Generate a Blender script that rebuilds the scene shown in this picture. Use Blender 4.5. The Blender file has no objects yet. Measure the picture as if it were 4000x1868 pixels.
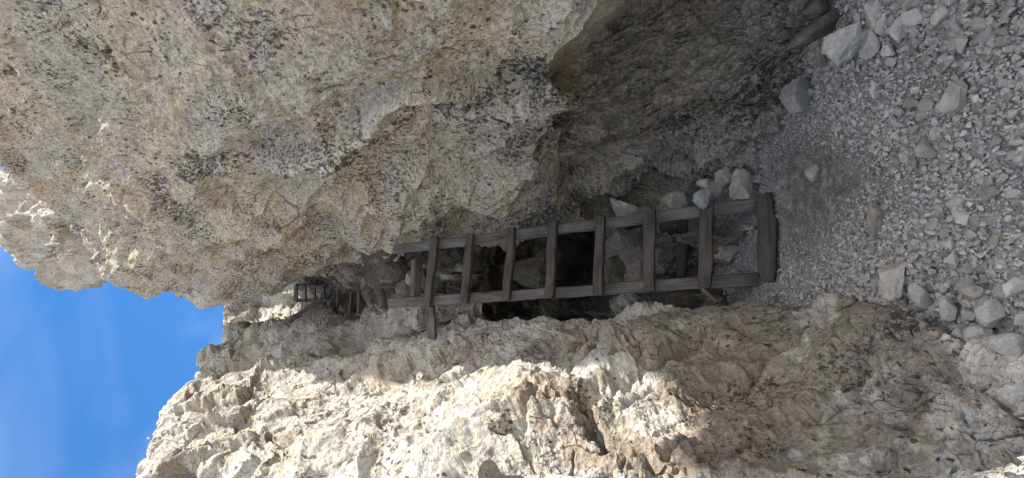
import bpy, bmesh, math, random
import numpy as np
from mathutils import Vector, Matrix

random.seed(7)
rng = np.random.default_rng(11)
scene = bpy.context.scene
COL = scene.collection
R = math.radians

# ------------------------------------------------------------------ camera, sky, sun, exposure
PITCH = R(6.0)
CAM_Z = 1.6
FPX = 1678.0                       # focal length in pixels of the 4000 px wide photograph
cp, sp = math.cos(PITCH), math.sin(PITCH)
cam_data = bpy.data.cameras.new('camera')
cam_data.sensor_fit = 'HORIZONTAL'
cam_data.sensor_width = 36.0
cam_data.lens = 36.0 * FPX / 4000.0
cam_data.clip_start = 0.05
cam_data.clip_end = 2000.0
cam = bpy.data.objects.new('camera', cam_data)
COL.objects.link(cam)
fwd = Vector((0, cp, sp)); upc = Vector((0, -sp, cp)); rgt = Vector((1, 0, 0))
# the photograph was taken with the phone on its side: image right = world down, image top = world right
rot = Matrix((-upc, rgt, -fwd)).transposed()
cam.matrix_world = Matrix.Translation((0, 0, CAM_Z)) @ rot.to_4x4()
scene.camera = cam

SUN_ELEV, SUN_AZ = R(63.3), R(3.0)    # azimuth measured from +X towards +Y
sun_dir = Vector((math.cos(SUN_ELEV) * math.cos(SUN_AZ), math.cos(SUN_ELEV) * math.sin(SUN_AZ), math.sin(SUN_ELEV)))
world = bpy.data.worlds.new('World')
scene.world = world
world.use_nodes = True
wn, wl = world.node_tree.nodes, world.node_tree.links
wn.clear()
w_out = wn.new('ShaderNodeOutputWorld')
w_bg = wn.new('ShaderNodeBackground')
w_sky = wn.new('ShaderNodeTexSky')
w_sky.sky_type = 'NISHITA'
w_sky.sun_disc = False
w_sky.sun_elevation = SUN_ELEV
w_sky.sun_rotation = R(90.0) - SUN_AZ
w_sky.altitude = 2200
w_sky.air_density = 1.0
w_sky.dust_density = 0.0
w_sky.ozone_density = 1.2
w_bg.inputs['Strength'].default_value = 0.08
# broken bright cloud added to the unseen sky for fill light; view left clear
FILL_CLOUD_OFF = (-7.18, 4.70, 7.47)
w_tc = wn.new('ShaderNodeTexCoord')
w_map = wn.new('ShaderNodeMapping'); w_map.inputs['Location'].default_value = FILL_CLOUD_OFF
w_noise = wn.new('ShaderNodeTexNoise'); w_noise.inputs['Scale'].default_value = 1.25; w_noise.inputs['Detail'].default_value = 7
w_noise.inputs['Roughness'].default_value = 0.52; w_noise.inputs['Distortion'].default_value = 0.3
w_rmp = wn.new('ShaderNodeMapRange'); w_rmp.interpolation_type = 'SMOOTHSTEP'
w_rmp.inputs['From Min'].default_value = 0.45; w_rmp.inputs['From Max'].default_value = 0.66
w_rmp.inputs['To Max'].default_value = 0.9
w_mix = wn.new('ShaderNodeMix'); w_mix.data_type = 'RGBA'
w_mix.inputs['B'].default_value = (10.3, 10.2, 10.2, 1)
wl.new(w_tc.outputs['Generated'], w_map.inputs['Vector'])
wl.new(w_map.outputs['Vector'], w_noise.inputs['Vector'])
wl.new(w_noise.outputs['Fac'], w_rmp.inputs['Value'])
# thin cirrus veils between the clouds
w_map2 = wn.new('ShaderNodeMapping'); w_map2.inputs['Scale'].default_value = (0.9, 0.9, 3.2); w_map2.inputs['Rotation'].default_value = (0.25, 0.15, 0.0)
w_n2 = wn.new('ShaderNodeTexNoise'); w_n2.inputs['Scale'].default_value = 2.1; w_n2.inputs['Detail'].default_value = 5; w_n2.inputs['Distortion'].default_value = 0.5
w_r2 = wn.new('ShaderNodeMapRange'); w_r2.inputs['From Min'].default_value = 0.42; w_r2.inputs['From Max'].default_value = 0.75; w_r2.inputs['To Max'].default_value = 0.075
w_max = wn.new('ShaderNodeMath'); w_max.operation = 'MAXIMUM'
wl.new(w_tc.outputs['Generated'], w_map2.inputs['Vector']); wl.new(w_map2.outputs['Vector'], w_n2.inputs['Vector'])
wl.new(w_n2.outputs['Fac'], w_r2.inputs['Value']); wl.new(w_r2.outputs['Result'], w_max.inputs[0])
wl.new(w_rmp.outputs['Result'], w_max.inputs[1])
wl.new(w_max.outputs[0], w_mix.inputs['Factor'])
w_sat = wn.new('ShaderNodeHueSaturation'); w_sat.inputs['Saturation'].default_value = 1.3
wl.new(w_sky.outputs['Color'], w_sat.inputs['Color'])
wl.new(w_sat.outputs['Color'], w_mix.inputs['A'])
wl.new(w_mix.outputs['Result'], w_bg.inputs['Color'])
wl.new(w_bg.outputs['Background'], w_out.inputs['Surface'])

sun_data = bpy.data.lights.new('sun', 'SUN')
sun_data.energy = 2.7
sun_data.angle = R(0.53)
sun_data.color = (1.0, 0.985, 0.965)
sun = bpy.data.objects.new('sun', sun_data)
COL.objects.link(sun)
sun.rotation_euler = (-sun_dir).to_track_quat('-Z', 'Y').to_euler()
sun.location = sun_dir * 40

vs = scene.view_settings
vs.view_transform = 'Standard'
vs.look = 'None'
vs.gamma = 1.0
vs.use_curve_mapping = False
vs.exposure = 2.0
vs.use_white_balance = True            # the phone balanced for the shade
vs.white_balance_temperature = 6850
scene.cycles.use_denoising = True
scene.cycles.diffuse_bounces = 3
vs.white_balance_tint = 10

# ------------------------------------------------------------------ helpers
def W(px, py, d):
    """survey point: photograph pixel and distance along the viewing axis -> world metres"""
    px = np.asarray(px, float); py = np.asarray(py, float); d = np.asarray(d, float)
    x = (934.0 - py) / FPX * d
    yc = (2000.0 - px) / FPX * d
    return np.stack([x, d * cp - yc * sp, CAM_Z + d * sp + yc * cp], -1)

def V(px, py, d):
    return Vector(W(px, py, d).tolist())

def to_px(P):
    x = P[..., 0]; y = P[..., 1]; z = P[..., 2] - CAM_Z
    d = y * cp + z * sp
    yc = -y * sp + z * cp
    dd = np.where(np.abs(d) < 1e-3, 1e-3, d)
    return 2000 - FPX * yc / dd, 934 - FPX * x / dd, d

def ground_d(px, z=0.0):
    return (CAM_Z - z) / ((px - 2000.0) / FPX * cp - sp)

def tag(o, label=None, cat=None, group=None, kind=None):
    if label: o['label'] = label
    if cat: o['category'] = cat
    if group: o['group'] = group
    if kind: o['kind'] = kind
    return o

# ---- noise, vectorised
def _hash(ix, iy, iz, seed):
    h = (ix.astype(np.uint32) * np.uint32(374761393) + iy.astype(np.uint32) * np.uint32(668265263)
         + iz.astype(np.uint32) * np.uint32(2246822519) + np.uint32((seed * 3266489917) & 0xffffffff))
    h = (h ^ (h >> np.uint32(15))) * np.uint32(2246822519)
    h = (h ^ (h >> np.uint32(13))) * np.uint32(3266489917)
    return h ^ (h >> np.uint32(16))

def _u(h):
    return (h & np.uint32(0xffffff)).astype(np.float32) / np.float32(16777215.0)

GR = np.array([[1,1,0],[-1,1,0],[1,-1,0],[-1,-1,0],[1,0,1],[-1,0,1],[1,0,-1],[-1,0,-1],
               [0,1,1],[0,-1,1],[0,1,-1],[0,-1,-1],[1,1,0],[-1,1,0],[0,-1,1],[0,-1,-1]], np.float32)

def perlin(p, seed=0):
    p = p.astype(np.float32)
    i = np.floor(p).astype(np.int32); f = p - i
    u = f * f * f * (f * (f * 6 - 15) + 10)
    out = np.zeros(p.shape[:-1], np.float32)
    for dx in (0, 1):
        wx = u[..., 0] if dx else 1 - u[..., 0]
        for dy in (0, 1):
            wy = u[..., 1] if dy else 1 - u[..., 1]
            for dz in (0, 1):
                wz = u[..., 2] if dz else 1 - u[..., 2]
                g = GR[_hash(i[..., 0] + dx, i[..., 1] + dy, i[..., 2] + dz, seed) & np.uint32(15)]
                out += wx * wy * wz * (g[..., 0] * (f[..., 0] - dx) + g[..., 1] * (f[..., 1] - dy) + g[..., 2] * (f[..., 2] - dz))
    return out

def fbm(p, octv=4, seed=0, gain=0.5):
    s = np.zeros(p.shape[:-1], np.float32); a = 1.0; q = p.copy()
    for k in range(octv):
        s += a * perlin(q, seed + k); q = q * 2.03 + 3.7; a *= gain
    return s

def ridged(p, octv=4, seed=0, gain=0.5):
    s = np.zeros(p.shape[:-1], np.float32); a = 1.0; q = p.copy()
    for k in range(octv):
        s += a * (1 - 2.2 * np.abs(perlin(q, seed + k))); q = q * 2.07 + 1.3; a *= gain
    return s

def worley(p, seed=0, jit=0.95, second=False):
    p = p.astype(np.float32)
    i = np.floor(p).astype(np.int32)
    sh = p.shape[:-1]
    f1 = np.full(sh, 9, np.float32); f2 = np.full(sh, 9, np.float32)
    h1 = np.zeros(sh, np.uint32); h2 = np.zeros(sh, np.uint32)
    d1 = np.zeros(p.shape, np.float32); d2 = np.zeros(p.shape, np.float32)
    for dx in (-1, 0, 1):
        for dy in (-1, 0, 1):
            for dz in (-1, 0, 1):
                cx, cy, cz = i[..., 0] + dx, i[..., 1] + dy, i[..., 2] + dz
                h = _hash(cx, cy, cz, seed)
                e = np.stack([p[..., 0] - (cx + np.float32(0.5) + np.float32(jit) * (_u(h) - np.float32(0.5))),
                              p[..., 1] - (cy + np.float32(0.5) + np.float32(jit) * (_u(h * np.uint32(747796405) + np.uint32(1)) - np.float32(0.5))),
                              p[..., 2] - (cz + np.float32(0.5) + np.float32(jit) * (_u(h * np.uint32(277803737) + np.uint32(7)) - np.float32(0.5)))], -1)
                q = np.einsum('...i,...i->...', e, e)
                m = q < f1
                if second:
                    m2 = (~m) & (q < f2)
                    h2 = np.where(m, h1, np.where(m2, h, h2))
                    d2 = np.where(m[..., None], d1, np.where(m2[..., None], e, d2))
                f2 = np.where(m, f1, np.minimum(f2, q))
                f1 = np.where(m, q, f1)
                h1 = np.where(m, h, h1)
                d1 = np.where(m[..., None], e, d1)
    if second: return np.sqrt(f1), np.sqrt(f2), h1, d1, h2, d2
    return np.sqrt(f1), np.sqrt(f2), h1, d1

def _plane(h, dv, tilt, step):
    a = _u(h * np.uint32(2891336453) + np.uint32(3)) - 0.5
    gx = _u(h * np.uint32(1597334677) + np.uint32(5)) - 0.5
    gy = _u(h * np.uint32(3812015801) + np.uint32(9)) - 0.5
    gz = _u(h * np.uint32(2654435769) + np.uint32(13)) - 0.5
    return step * a + 2 * tilt * (gx * dv[..., 0] + gy * dv[..., 1] + gz * dv[..., 2])

def facets(p, seed, tilt=0.55, step=0.5, soft=0.22):
    """broken rock: every cell is a tilted flat face with its own height (in cell sizes), joined by steep breaks"""
    f1, f2, h, dv, h2, dv2 = worley(p, seed, 0.95, True)
    a = _plane(h, dv, tilt, step); b = _plane(h2, dv2, tilt, step)
    e = f2 - f1
    t = 0.5 + 0.5 * np.clip(e / soft, 0, 1)
    return b + (a - b) * t, e, h

def sstep(a, b, x):
    t = np.clip((x - a) / (b - a), 0, 1)
    return t * t * (3 - 2 * t)

# beds of the rock run steeply down to the right
_A = np.array([0.47, -0.10, -0.88]); _A /= np.linalg.norm(_A)
_B = np.cross(_A, [0.2, 1.0, 0.1]); _B /= np.linalg.norm(_B)
_C = np.cross(_A, _B)
def bed(P, along=2.2):
    return np.stack([P @ _A / along, P @ _B, P @ _C * 0.8], -1)

# ---- meshes
def mesh_from(name, verts, faces_quads=None, tris=None, smooth=False):
    me = bpy.data.meshes.new(name)
    verts = np.ascontiguousarray(verts.reshape(-1, 3), np.float32)
    f = faces_quads if faces_quads is not None else tris
    k = f.shape[1]
    me.vertices.add(len(verts)); me.vertices.foreach_set('co', verts.ravel())
    me.loops.add(f.size); me.loops.foreach_set('vertex_index', np.ascontiguousarray(f, np.int32).ravel())
    me.polygons.add(len(f))
    me.polygons.foreach_set('loop_start', np.arange(0, f.size, k, dtype=np.int32))
    me.polygons.foreach_set('loop_total', np.full(len(f), k, np.int32))
    me.polygons.foreach_set('use_smooth', np.full(len(f), smooth, bool))
    me.update(calc_edges=True)
    return me

def colour_attr(me, cols, lichen=None):
    """RGB: colour of the stone; alpha: how thickly black lichen grows there"""
    at = me.color_attributes.new('rock_colour', 'FLOAT_COLOR', 'POINT')
    c = np.zeros((len(me.vertices), 4), np.float32); c[:, :3] = cols.reshape(-1, 3)
    if lichen is not None: c[:, 3] = lichen.ravel()
    at.data.foreach_set('color', c.ravel())

def marks_attr(me, pits, cracks):
    """R: how many pits, G: how many open fractures"""
    at = me.color_attributes.new('rock_marks', 'FLOAT_COLOR', 'POINT')
    c = np.zeros((len(me.vertices), 4), np.float32); c[:, 0] = np.clip(pits, 0, 1).ravel(); c[:, 1] = np.clip(cracks, 0, 1).ravel(); c[:, 3] = 1
    at.data.foreach_set('color', c.ravel())

def grid_faces(m, n):
    i = np.arange(m - 1)[:, None] * n + np.arange(n - 1)[None, :]
    return np.stack([i, i + 1, i + n + 1, i + n], -1).reshape(-1, 4)

def link(name, me, mat, parent=None, loc=None):
    o = bpy.data.objects.new(name, me)
    if mat: me.materials.append(mat)
    COL.objects.link(o)
    if parent: o.parent = parent
    if loc is not None: o.location = loc
    return o

def _cr(P, ts):
    """Catmull-Rom (centripetal-ish tension 0.5) along axis 0 at float positions ts"""
    n = len(P)
    i = np.clip(np.floor(ts).astype(int), 0, n - 2); t = (ts - i)[:, None, None]
    g = lambda k: P[np.clip(k, 0, n - 1)]
    p0, p1, p2, p3 = g(i - 1), g(i), g(i + 1), g(i + 2)
    m1 = 0.42 * (p2 - p0); m2 = 0.42 * (p3 - p1)
    t2, t3 = t * t, t * t * t
    return (2 * t3 - 3 * t2 + 1) * p1 + (t3 - 2 * t2 + t) * m1 + (-2 * t3 + 3 * t2) * p2 + (t3 - t2) * m2

def seg_counts(P, dens=0.92):
    """how finely each control interval is cut: by its size in view, coarse outside the frame"""
    px, py, d = to_px(P)
    inn = (px > -150) & (px < 4150) & (py > -150) & (py < 2000) & (d > 0.3)
    px = np.clip(px, -200, 4200); py = np.clip(py, -200, 2050)
    out = []
    for k in range(len(P) - 1):
        L = np.hypot(px[k + 1] - px[k], py[k + 1] - py[k]) * 0.256 * dens
        both = (inn[k] & inn[k + 1]); one = (inn[k] | inn[k + 1])
        v = np.percentile(L[both], 85) if both.any() else (np.percentile(L[one], 60) * 0.6 if one.any() else 0)
        wl_ = np.median(np.linalg.norm(P[k + 1] - P[k], axis=-1))
        out.append(int(np.clip(max(v, min(16, wl_ / 0.12)), 4, 260)))
    return out

def loft(ctrl, dens=0.92):
    """dense smooth surface through a grid of surveyed points"""
    a = seg_counts(ctrl, dens); b = seg_counts(np.swapaxes(ctrl, 0, 1), dens)
    ta = np.concatenate([k + np.arange(n) / n for k, n in enumerate(a)] + [[len(a)]])
    tb = np.concatenate([k + np.arange(n) / n for k, n in enumerate(b)] + [[len(b)]])
    S = _cr(ctrl, ta)
    S = np.swapaxes(_cr(np.swapaxes(S, 0, 1), tb), 0, 1)
    return S, ta, tb

def normals(S, ref=None):
    du = np.gradient(S, axis=0); dv = np.gradient(S, axis=1)
    n = np.cross(du, dv)
    n /= np.linalg.norm(n, axis=-1, keepdims=True) + 1e-9
    return n

def spacing(S):
    a = np.linalg.norm(np.gradient(S, axis=0), axis=-1); b = np.linalg.norm(np.gradient(S, axis=1), axis=-1)
    return np.maximum(a, b).astype(np.float32)

def fade(h, size):
    """relief finer than the mesh can carry is left to the material"""
    return 1 - sstep(0.24, 0.60, h / size)

def face_towards(N, S, point):
    """flip so that normals look at the open side"""
    s = np.sign(np.sum(N * (np.asarray(point) - S), -1).mean())
    return N * (1 if s >= 0 else -1)

def blob(px, py, cx, cy, rx, ry, ang=0.0):
    c, s = math.cos(R(ang)), math.sin(R(ang))
    a = ((px - cx) * c + (py - cy) * s) / rx; b = (-(px - cx) * s + (py - cy) * c) / ry
    return np.exp(-(a * a + b * b))

def mixc(a, b, t):
    return a + (np.asarray(b, np.float32) - a) * t[..., None]

# ------------------------------------------------------------------ materials
def new_mat(name):
    m = bpy.data.materials.new(name); m.use_nodes = True
    nt = m.node_tree; b = nt.nodes['Principled BSDF']
    b.inputs['Roughness'].default_value = 0.9
    b.inputs['Specular IOR Level'].default_value = 0.18
    return m, nt, b

def rock_material(name, speck=0.5, bump=0.6, fine=1.0, vary=0.35, pits=0.5, cracks=1.0, more=0.0):
    m, nt, b = new_mat(name)
    N, L = nt.nodes, nt.links
    at = N.new('ShaderNodeVertexColor'); at.layer_name = 'rock_colour'
    tc = N.new('ShaderNodeTexCoord')
    n1 = N.new('ShaderNodeTexNoise'); n1.inputs['Scale'].default_value = 34 * fine; n1.inputs['Detail'].default_value = 4; n1.inputs['Roughness'].default_value = 0.68
    n2 = N.new('ShaderNodeTexNoise'); n2.inputs['Scale'].default_value = 120 * fine; n2.inputs['Detail'].default_value = 3; n2.inputs['Roughness'].default_value = 0.7
    L.new(tc.outputs['Object'], n1.inputs['Vector']); L.new(tc.outputs['Object'], n2.inputs['Vector'])
    mr = N.new('ShaderNodeMapRange'); mr.inputs['From Min'].default_value = 0.3; mr.inputs['From Max'].default_value = 0.7
    mr.inputs['To Min'].default_value = 1 - vary; mr.inputs['To Max'].default_value = 1 + vary
    L.new(n1.outputs['Fac'], mr.inputs['Value'])
    mul = N.new('ShaderNodeMix'); mul.data_type = 'RGBA'; mul.blend_type = 'MULTIPLY'; mul.inputs['Factor'].default_value = 1
    gn = N.new('ShaderNodeTexNoise'); gn.inputs['Scale'].default_value = 19 * fine; gn.inputs['Detail'].default_value = 4; gn.inputs['Roughness'].default_value = 0.8
    L.new(tc.outputs['Object'], gn.inputs['Vector'])
    gr = N.new('ShaderNodeMapRange'); gr.inputs['From Min'].default_value = 0.36; gr.inputs['From Max'].default_value = 0.64
    L.new(gn.outputs['Fac'], gr.inputs['Value'])
    gm = N.new('ShaderNodeMix'); gm.data_type = 'RGBA'; gm.inputs['A'].default_value = (0.88, 0.91, 0.97, 1); gm.inputs['B'].default_value = (1.14, 1.06, 0.92, 1)
    L.new(gr.outputs['Result'], gm.inputs['Factor'])
    mul0 = N.new('ShaderNodeMix'); mul0.data_type = 'RGBA'; mul0.blend_type = 'MULTIPLY'; mul0.inputs['Factor'].default_value = 1
    L.new(at.outputs['Color'], mul0.inputs['A']); L.new(gm.outputs['Result'], mul0.inputs['B'])
    L.new(mul0.outputs['Result'], mul.inputs['A']); L.new(mr.outputs['Result'], mul.inputs['B'])
    sr = N.new('ShaderNodeMapRange'); sr.inputs['From Min'].default_value = 0.575; sr.inputs['From Max'].default_value = 0.65; sr.inputs['To Max'].default_value = speck
    L.new(n2.outputs['Fac'], sr.inputs['Value'])
    dk = N.new('ShaderNodeMix'); dk.data_type = 'RGBA'; dk.inputs['B'].default_value = (0.045, 0.04, 0.036, 1)
    L.new(sr.outputs['Result'], dk.inputs['Factor']); L.new(mul.outputs['Result'], dk.inputs['A'])
    n3 = N.new('ShaderNodeTexNoise'); n3.inputs['Scale'].default_value = 42 * fine; n3.inputs['Detail'].default_value = 4; n3.inputs['Roughness'].default_value = 0.75
    mp3 = N.new('ShaderNodeMapping'); mp3.inputs['Rotation'].default_value = (0, 0.49, 0); mp3.inputs['Scale'].default_value = (1.0, 1.0, 0.55)
    L.new(tc.outputs['Object'], mp3.inputs['Vector']); L.new(mp3.outputs[0], n3.inputs['Vector'])
    la = N.new('ShaderNodeMath'); la.operation = 'MULTIPLY_ADD'; la.inputs[1].default_value = 0.215
    L.new(at.outputs['Alpha'], la.inputs[0]); L.new(n3.outputs['Fac'], la.inputs[2])
    lr = N.new('ShaderNodeMapRange'); lr.inputs['From Min'].default_value = 0.655; lr.inputs['From Max'].default_value = 0.73; lr.inputs['To Max'].default_value = 0.86
    L.new(la.outputs[0], lr.inputs['Value'])
    lk = N.new('ShaderNodeMix'); lk.data_type = 'RGBA'; lk.inputs['B'].default_value = (0.040, 0.037, 0.034, 1)
    L.new(lr.outputs['Result'], lk.inputs['Factor']); L.new(dk.outputs['Result'], lk.inputs['A'])
    mkc = N.new('ShaderNodeVertexColor'); mkc.layer_name = 'rock_marks'
    mks = N.new('ShaderNodeSeparateColor'); L.new(mkc.outputs['Color'], mks.inputs['Color'])
    # pits strung along the beds, their deep shade and lichen painted black
    mpv = N.new('ShaderNodeMapping'); mpv.inputs['Rotation'].default_value = (0, 0.49, 0); mpv.inputs['Scale'].default_value = (1.0, 1.0, 0.6)
    wv = N.new('ShaderNodeVectorMath'); wv.operation = 'MULTIPLY_ADD'; wv.inputs[1].default_value = (0.06, 0.06, 0.06)
    L.new(gn.outputs['Color'], wv.inputs[0]); L.new(tc.outputs['Object'], wv.inputs[2]); L.new(wv.outputs[0], mpv.inputs['Vector'])
    vo = N.new('ShaderNodeTexVoronoi'); vo.inputs['Scale'].default_value = 34 * fine
    L.new(mpv.outputs[0], vo.inputs['Vector'])
    sx = N.new('ShaderNodeSeparateColor'); L.new(vo.outputs['Color'], sx.inputs['Color'])
    rd = N.new('ShaderNodeMapRange'); rd.inputs['From Min'].default_value = 1 - pits; rd.inputs['From Max'].default_value = 1.0; rd.inputs['To Min'].default_value = 0.0; rd.inputs['To Max'].default_value = 0.46
    pa = N.new('ShaderNodeMath'); pa.operation = 'MULTIPLY'; L.new(sx.outputs[0], pa.inputs[0]); L.new(mks.outputs[0], pa.inputs[1]); L.new(pa.outputs[0], rd.inputs['Value'])
    df = N.new('ShaderNodeMath'); df.operation = 'SUBTRACT'; L.new(rd.outputs['Result'], df.inputs[0]); L.new(vo.outputs['Distance'], df.inputs[1])
    pm = N.new('ShaderNodeMapRange'); pm.inputs['From Min'].default_value = 0.0; pm.inputs['From Max'].default_value = 0.07
    L.new(df.outputs[0], pm.inputs['Value'])
    # hairline fractures, broken up by a mask
    wc = N.new('ShaderNodeVectorMath'); wc.operation = 'MULTIPLY_ADD'; wc.inputs[1].default_value = (0.055, 0.055, 0.055)
    cn = N.new('ShaderNodeTexNoise'); cn.inputs['Scale'].default_value = 5.0; cn.inputs['Detail'].default_value = 3; cn.inputs['Roughness'].default_value = 0.65
    L.new(tc.outputs['Object'], cn.inputs['Vector']); L.new(cn.outputs['Color'], wc.inputs[0]); L.new(tc.outputs['Object'], wc.inputs[2])
    mpc = N.new('ShaderNodeMapping'); mpc.inputs['Rotation'].default_value = (0, 0.49, 0); mpc.inputs['Scale'].default_value = (1.0, 1.0, 0.30)
    L.new(wc.outputs[0], mpc.inputs['Vector'])
    crack = None
    for sc2, w2, lo in ((2.4, 0.011, 0.52), (7.0, 0.018, 0.55)):
        ve = N.new('ShaderNodeTexVoronoi'); ve.feature = 'DISTANCE_TO_EDGE'; ve.inputs['Scale'].default_value = sc2
        L.new(mpc.outputs[0], ve.inputs['Vector'])
        em = N.new('ShaderNodeMapRange'); em.inputs['From Min'].default_value = w2; em.inputs['From Max'].default_value = w2 * 0.3; L.new(ve.outputs['Distance'], em.inputs['Value'])
        mk = N.new('ShaderNodeTexNoise'); mk.inputs['Scale'].default_value = sc2 * 0.7; mk.inputs['Detail'].default_value = 1; L.new(tc.outputs['Object'], mk.inputs['Vector'])
        mm = N.new('ShaderNodeMapRange'); mm.inputs['From Min'].default_value = lo - more; mm.inputs['From Max'].default_value = lo - more + 0.2; L.new(mk.outputs['Fac'], mm.inputs['Value'])
        pr = N.new('ShaderNodeMath'); pr.operation = 'MULTIPLY'; L.new(em.outputs['Result'], pr.inputs[0]); L.new(mm.outputs['Result'], pr.inputs[1])
        if crack is None: crack = pr
        else:
            mxx = N.new('ShaderNodeMath'); mxx.operation = 'MAXIMUM'; L.new(crack.outputs[0], mxx.inputs[0]); L.new(pr.outputs[0], mxx.inputs[1]); crack = mxx
    ho = N.new('ShaderNodeMath'); ho.operation = 'MAXIMUM'; L.new(pm.outputs['Result'], ho.inputs[0])
    cs = N.new('ShaderNodeMath'); cs.operation = 'MULTIPLY'; cs.inputs[1].default_value = cracks; L.new(crack.outputs[0], cs.inputs[0]); cg = N.new('ShaderNodeMath'); cg.operation = 'MULTIPLY'; L.new(cs.outputs[0], cg.inputs[0]); L.new(mks.outputs[1], cg.inputs[1]); L.new(cg.outputs[0], ho.inputs[1])
    hs2 = N.new('ShaderNodeMath'); hs2.operation = 'MULTIPLY'; hs2.inputs[1].default_value = 0.85; L.new(ho.outputs[0], hs2.inputs[0])
    hk = N.new('ShaderNodeMix'); hk.data_type = 'RGBA'; hk.inputs['B'].default_value = (0.042, 0.036, 0.030, 1)
    L.new(hs2.outputs[0], hk.inputs['Factor']); L.new(lk.outputs['Result'], hk.inputs['A'])
    L.new(hk.outputs['Result'], b.inputs['Base Color'])
    ad = N.new('ShaderNodeMath'); ad.operation = 'MULTIPLY_ADD'; ad.inputs[1].default_value = 0.35
    L.new(n2.outputs['Fac'], ad.inputs[0])
    hd = N.new('ShaderNodeMath'); hd.operation = 'SUBTRACT'; L.new(n1.outputs['Fac'], hd.inputs[0]); L.new(ho.outputs[0], hd.inputs[1]); L.new(hd.outputs[0], ad.inputs[2])
    bp = N.new('ShaderNodeBump'); bp.inputs['Strength'].default_value = bump; bp.inputs['Distance'].default_value = 0.035
    L.new(ad.outputs['Value'], bp.inputs['Height']); L.new(bp.outputs['Normal'], b.inputs['Normal'])
    return m

def stone_material(name, c1, c2, bump=0.5):
    """loose stones: each object its own tone"""
    m, nt, b = new_mat(name)
    N, L = nt.nodes, nt.links
    oi = N.new('ShaderNodeObjectInfo'); tc = N.new('ShaderNodeTexCoord')
    add = N.new('ShaderNodeVectorMath'); add.operation = 'ADD'
    sc_ = N.new('ShaderNodeMath'); sc_.operation = 'MULTIPLY'; sc_.inputs[1].default_value = 37.0
    L.new(oi.outputs['Random'], sc_.inputs[0]); L.new(tc.outputs['Object'], add.inputs[0]); L.new(sc_.outputs[0], add.inputs[1])
    n1 = N.new('ShaderNodeTexNoise'); n1.inputs['Scale'].default_value = 14; n1.inputs['Detail'].default_value = 8; n1.inputs['Roughness'].default_value = 0.65
    n2 = N.new('ShaderNodeTexNoise'); n2.inputs['Scale'].default_value = 110; n2.inputs['Detail'].default_value = 4
    L.new(add.outputs[0], n1.inputs['Vector']); L.new(add.outputs[0], n2.inputs['Vector'])
    mx = N.new('ShaderNodeMix'); mx.data_type = 'RGBA'; mx.inputs['A'].default_value = (*c1, 1); mx.inputs['B'].default_value = (*c2, 1)
    rr = N.new('ShaderNodeMapRange'); rr.inputs['From Min'].default_value = 0.35; rr.inputs['From Max'].default_value = 0.68
    L.new(n1.outputs['Fac'], rr.inputs['Value']); L.new(rr.outputs['Result'], mx.inputs['Factor'])
    br = N.new('ShaderNodeMapRange'); br.inputs['To Min'].default_value = 0.72; br.inputs['To Max'].default_value = 1.22
    L.new(oi.outputs['Random'], br.inputs['Value'])
    mul = N.new('ShaderNodeMix'); mul.data_type = 'RGBA'; mul.blend_type = 'MULTIPLY'; mul.inputs['Factor'].default_value = 1
    L.new(mx.outputs['Result'], mul.inputs['A']); L.new(br.outputs['Result'], mul.inputs['B'])
    sr = N.new('ShaderNodeMapRange'); sr.inputs['From Min'].default_value = 0.62; sr.inputs['From Max'].default_value = 0.72; sr.inputs['To Max'].default_value = 0.45
    L.new(n2.outputs['Fac'], sr.inputs['Value'])
    dk = N.new('ShaderNodeMix'); dk.data_type = 'RGBA'; dk.inputs['B'].default_value = (0.05, 0.045, 0.04, 1)
    L.new(sr.outputs['Result'], dk.inputs['Factor']); L.new(mul.outputs['Result'], dk.inputs['A'])
    L.new(dk.outputs['Result'], b.inputs['Base Color'])
    bp = N.new('ShaderNodeBump'); bp.inputs['Strength'].default_value = bump; bp.inputs['Distance'].default_value = 0.015
    L.new(n1.outputs['Fac'], bp.inputs['Height']); L.new(bp.outputs['Normal'], b.inputs['Normal'])
    return m

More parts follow.
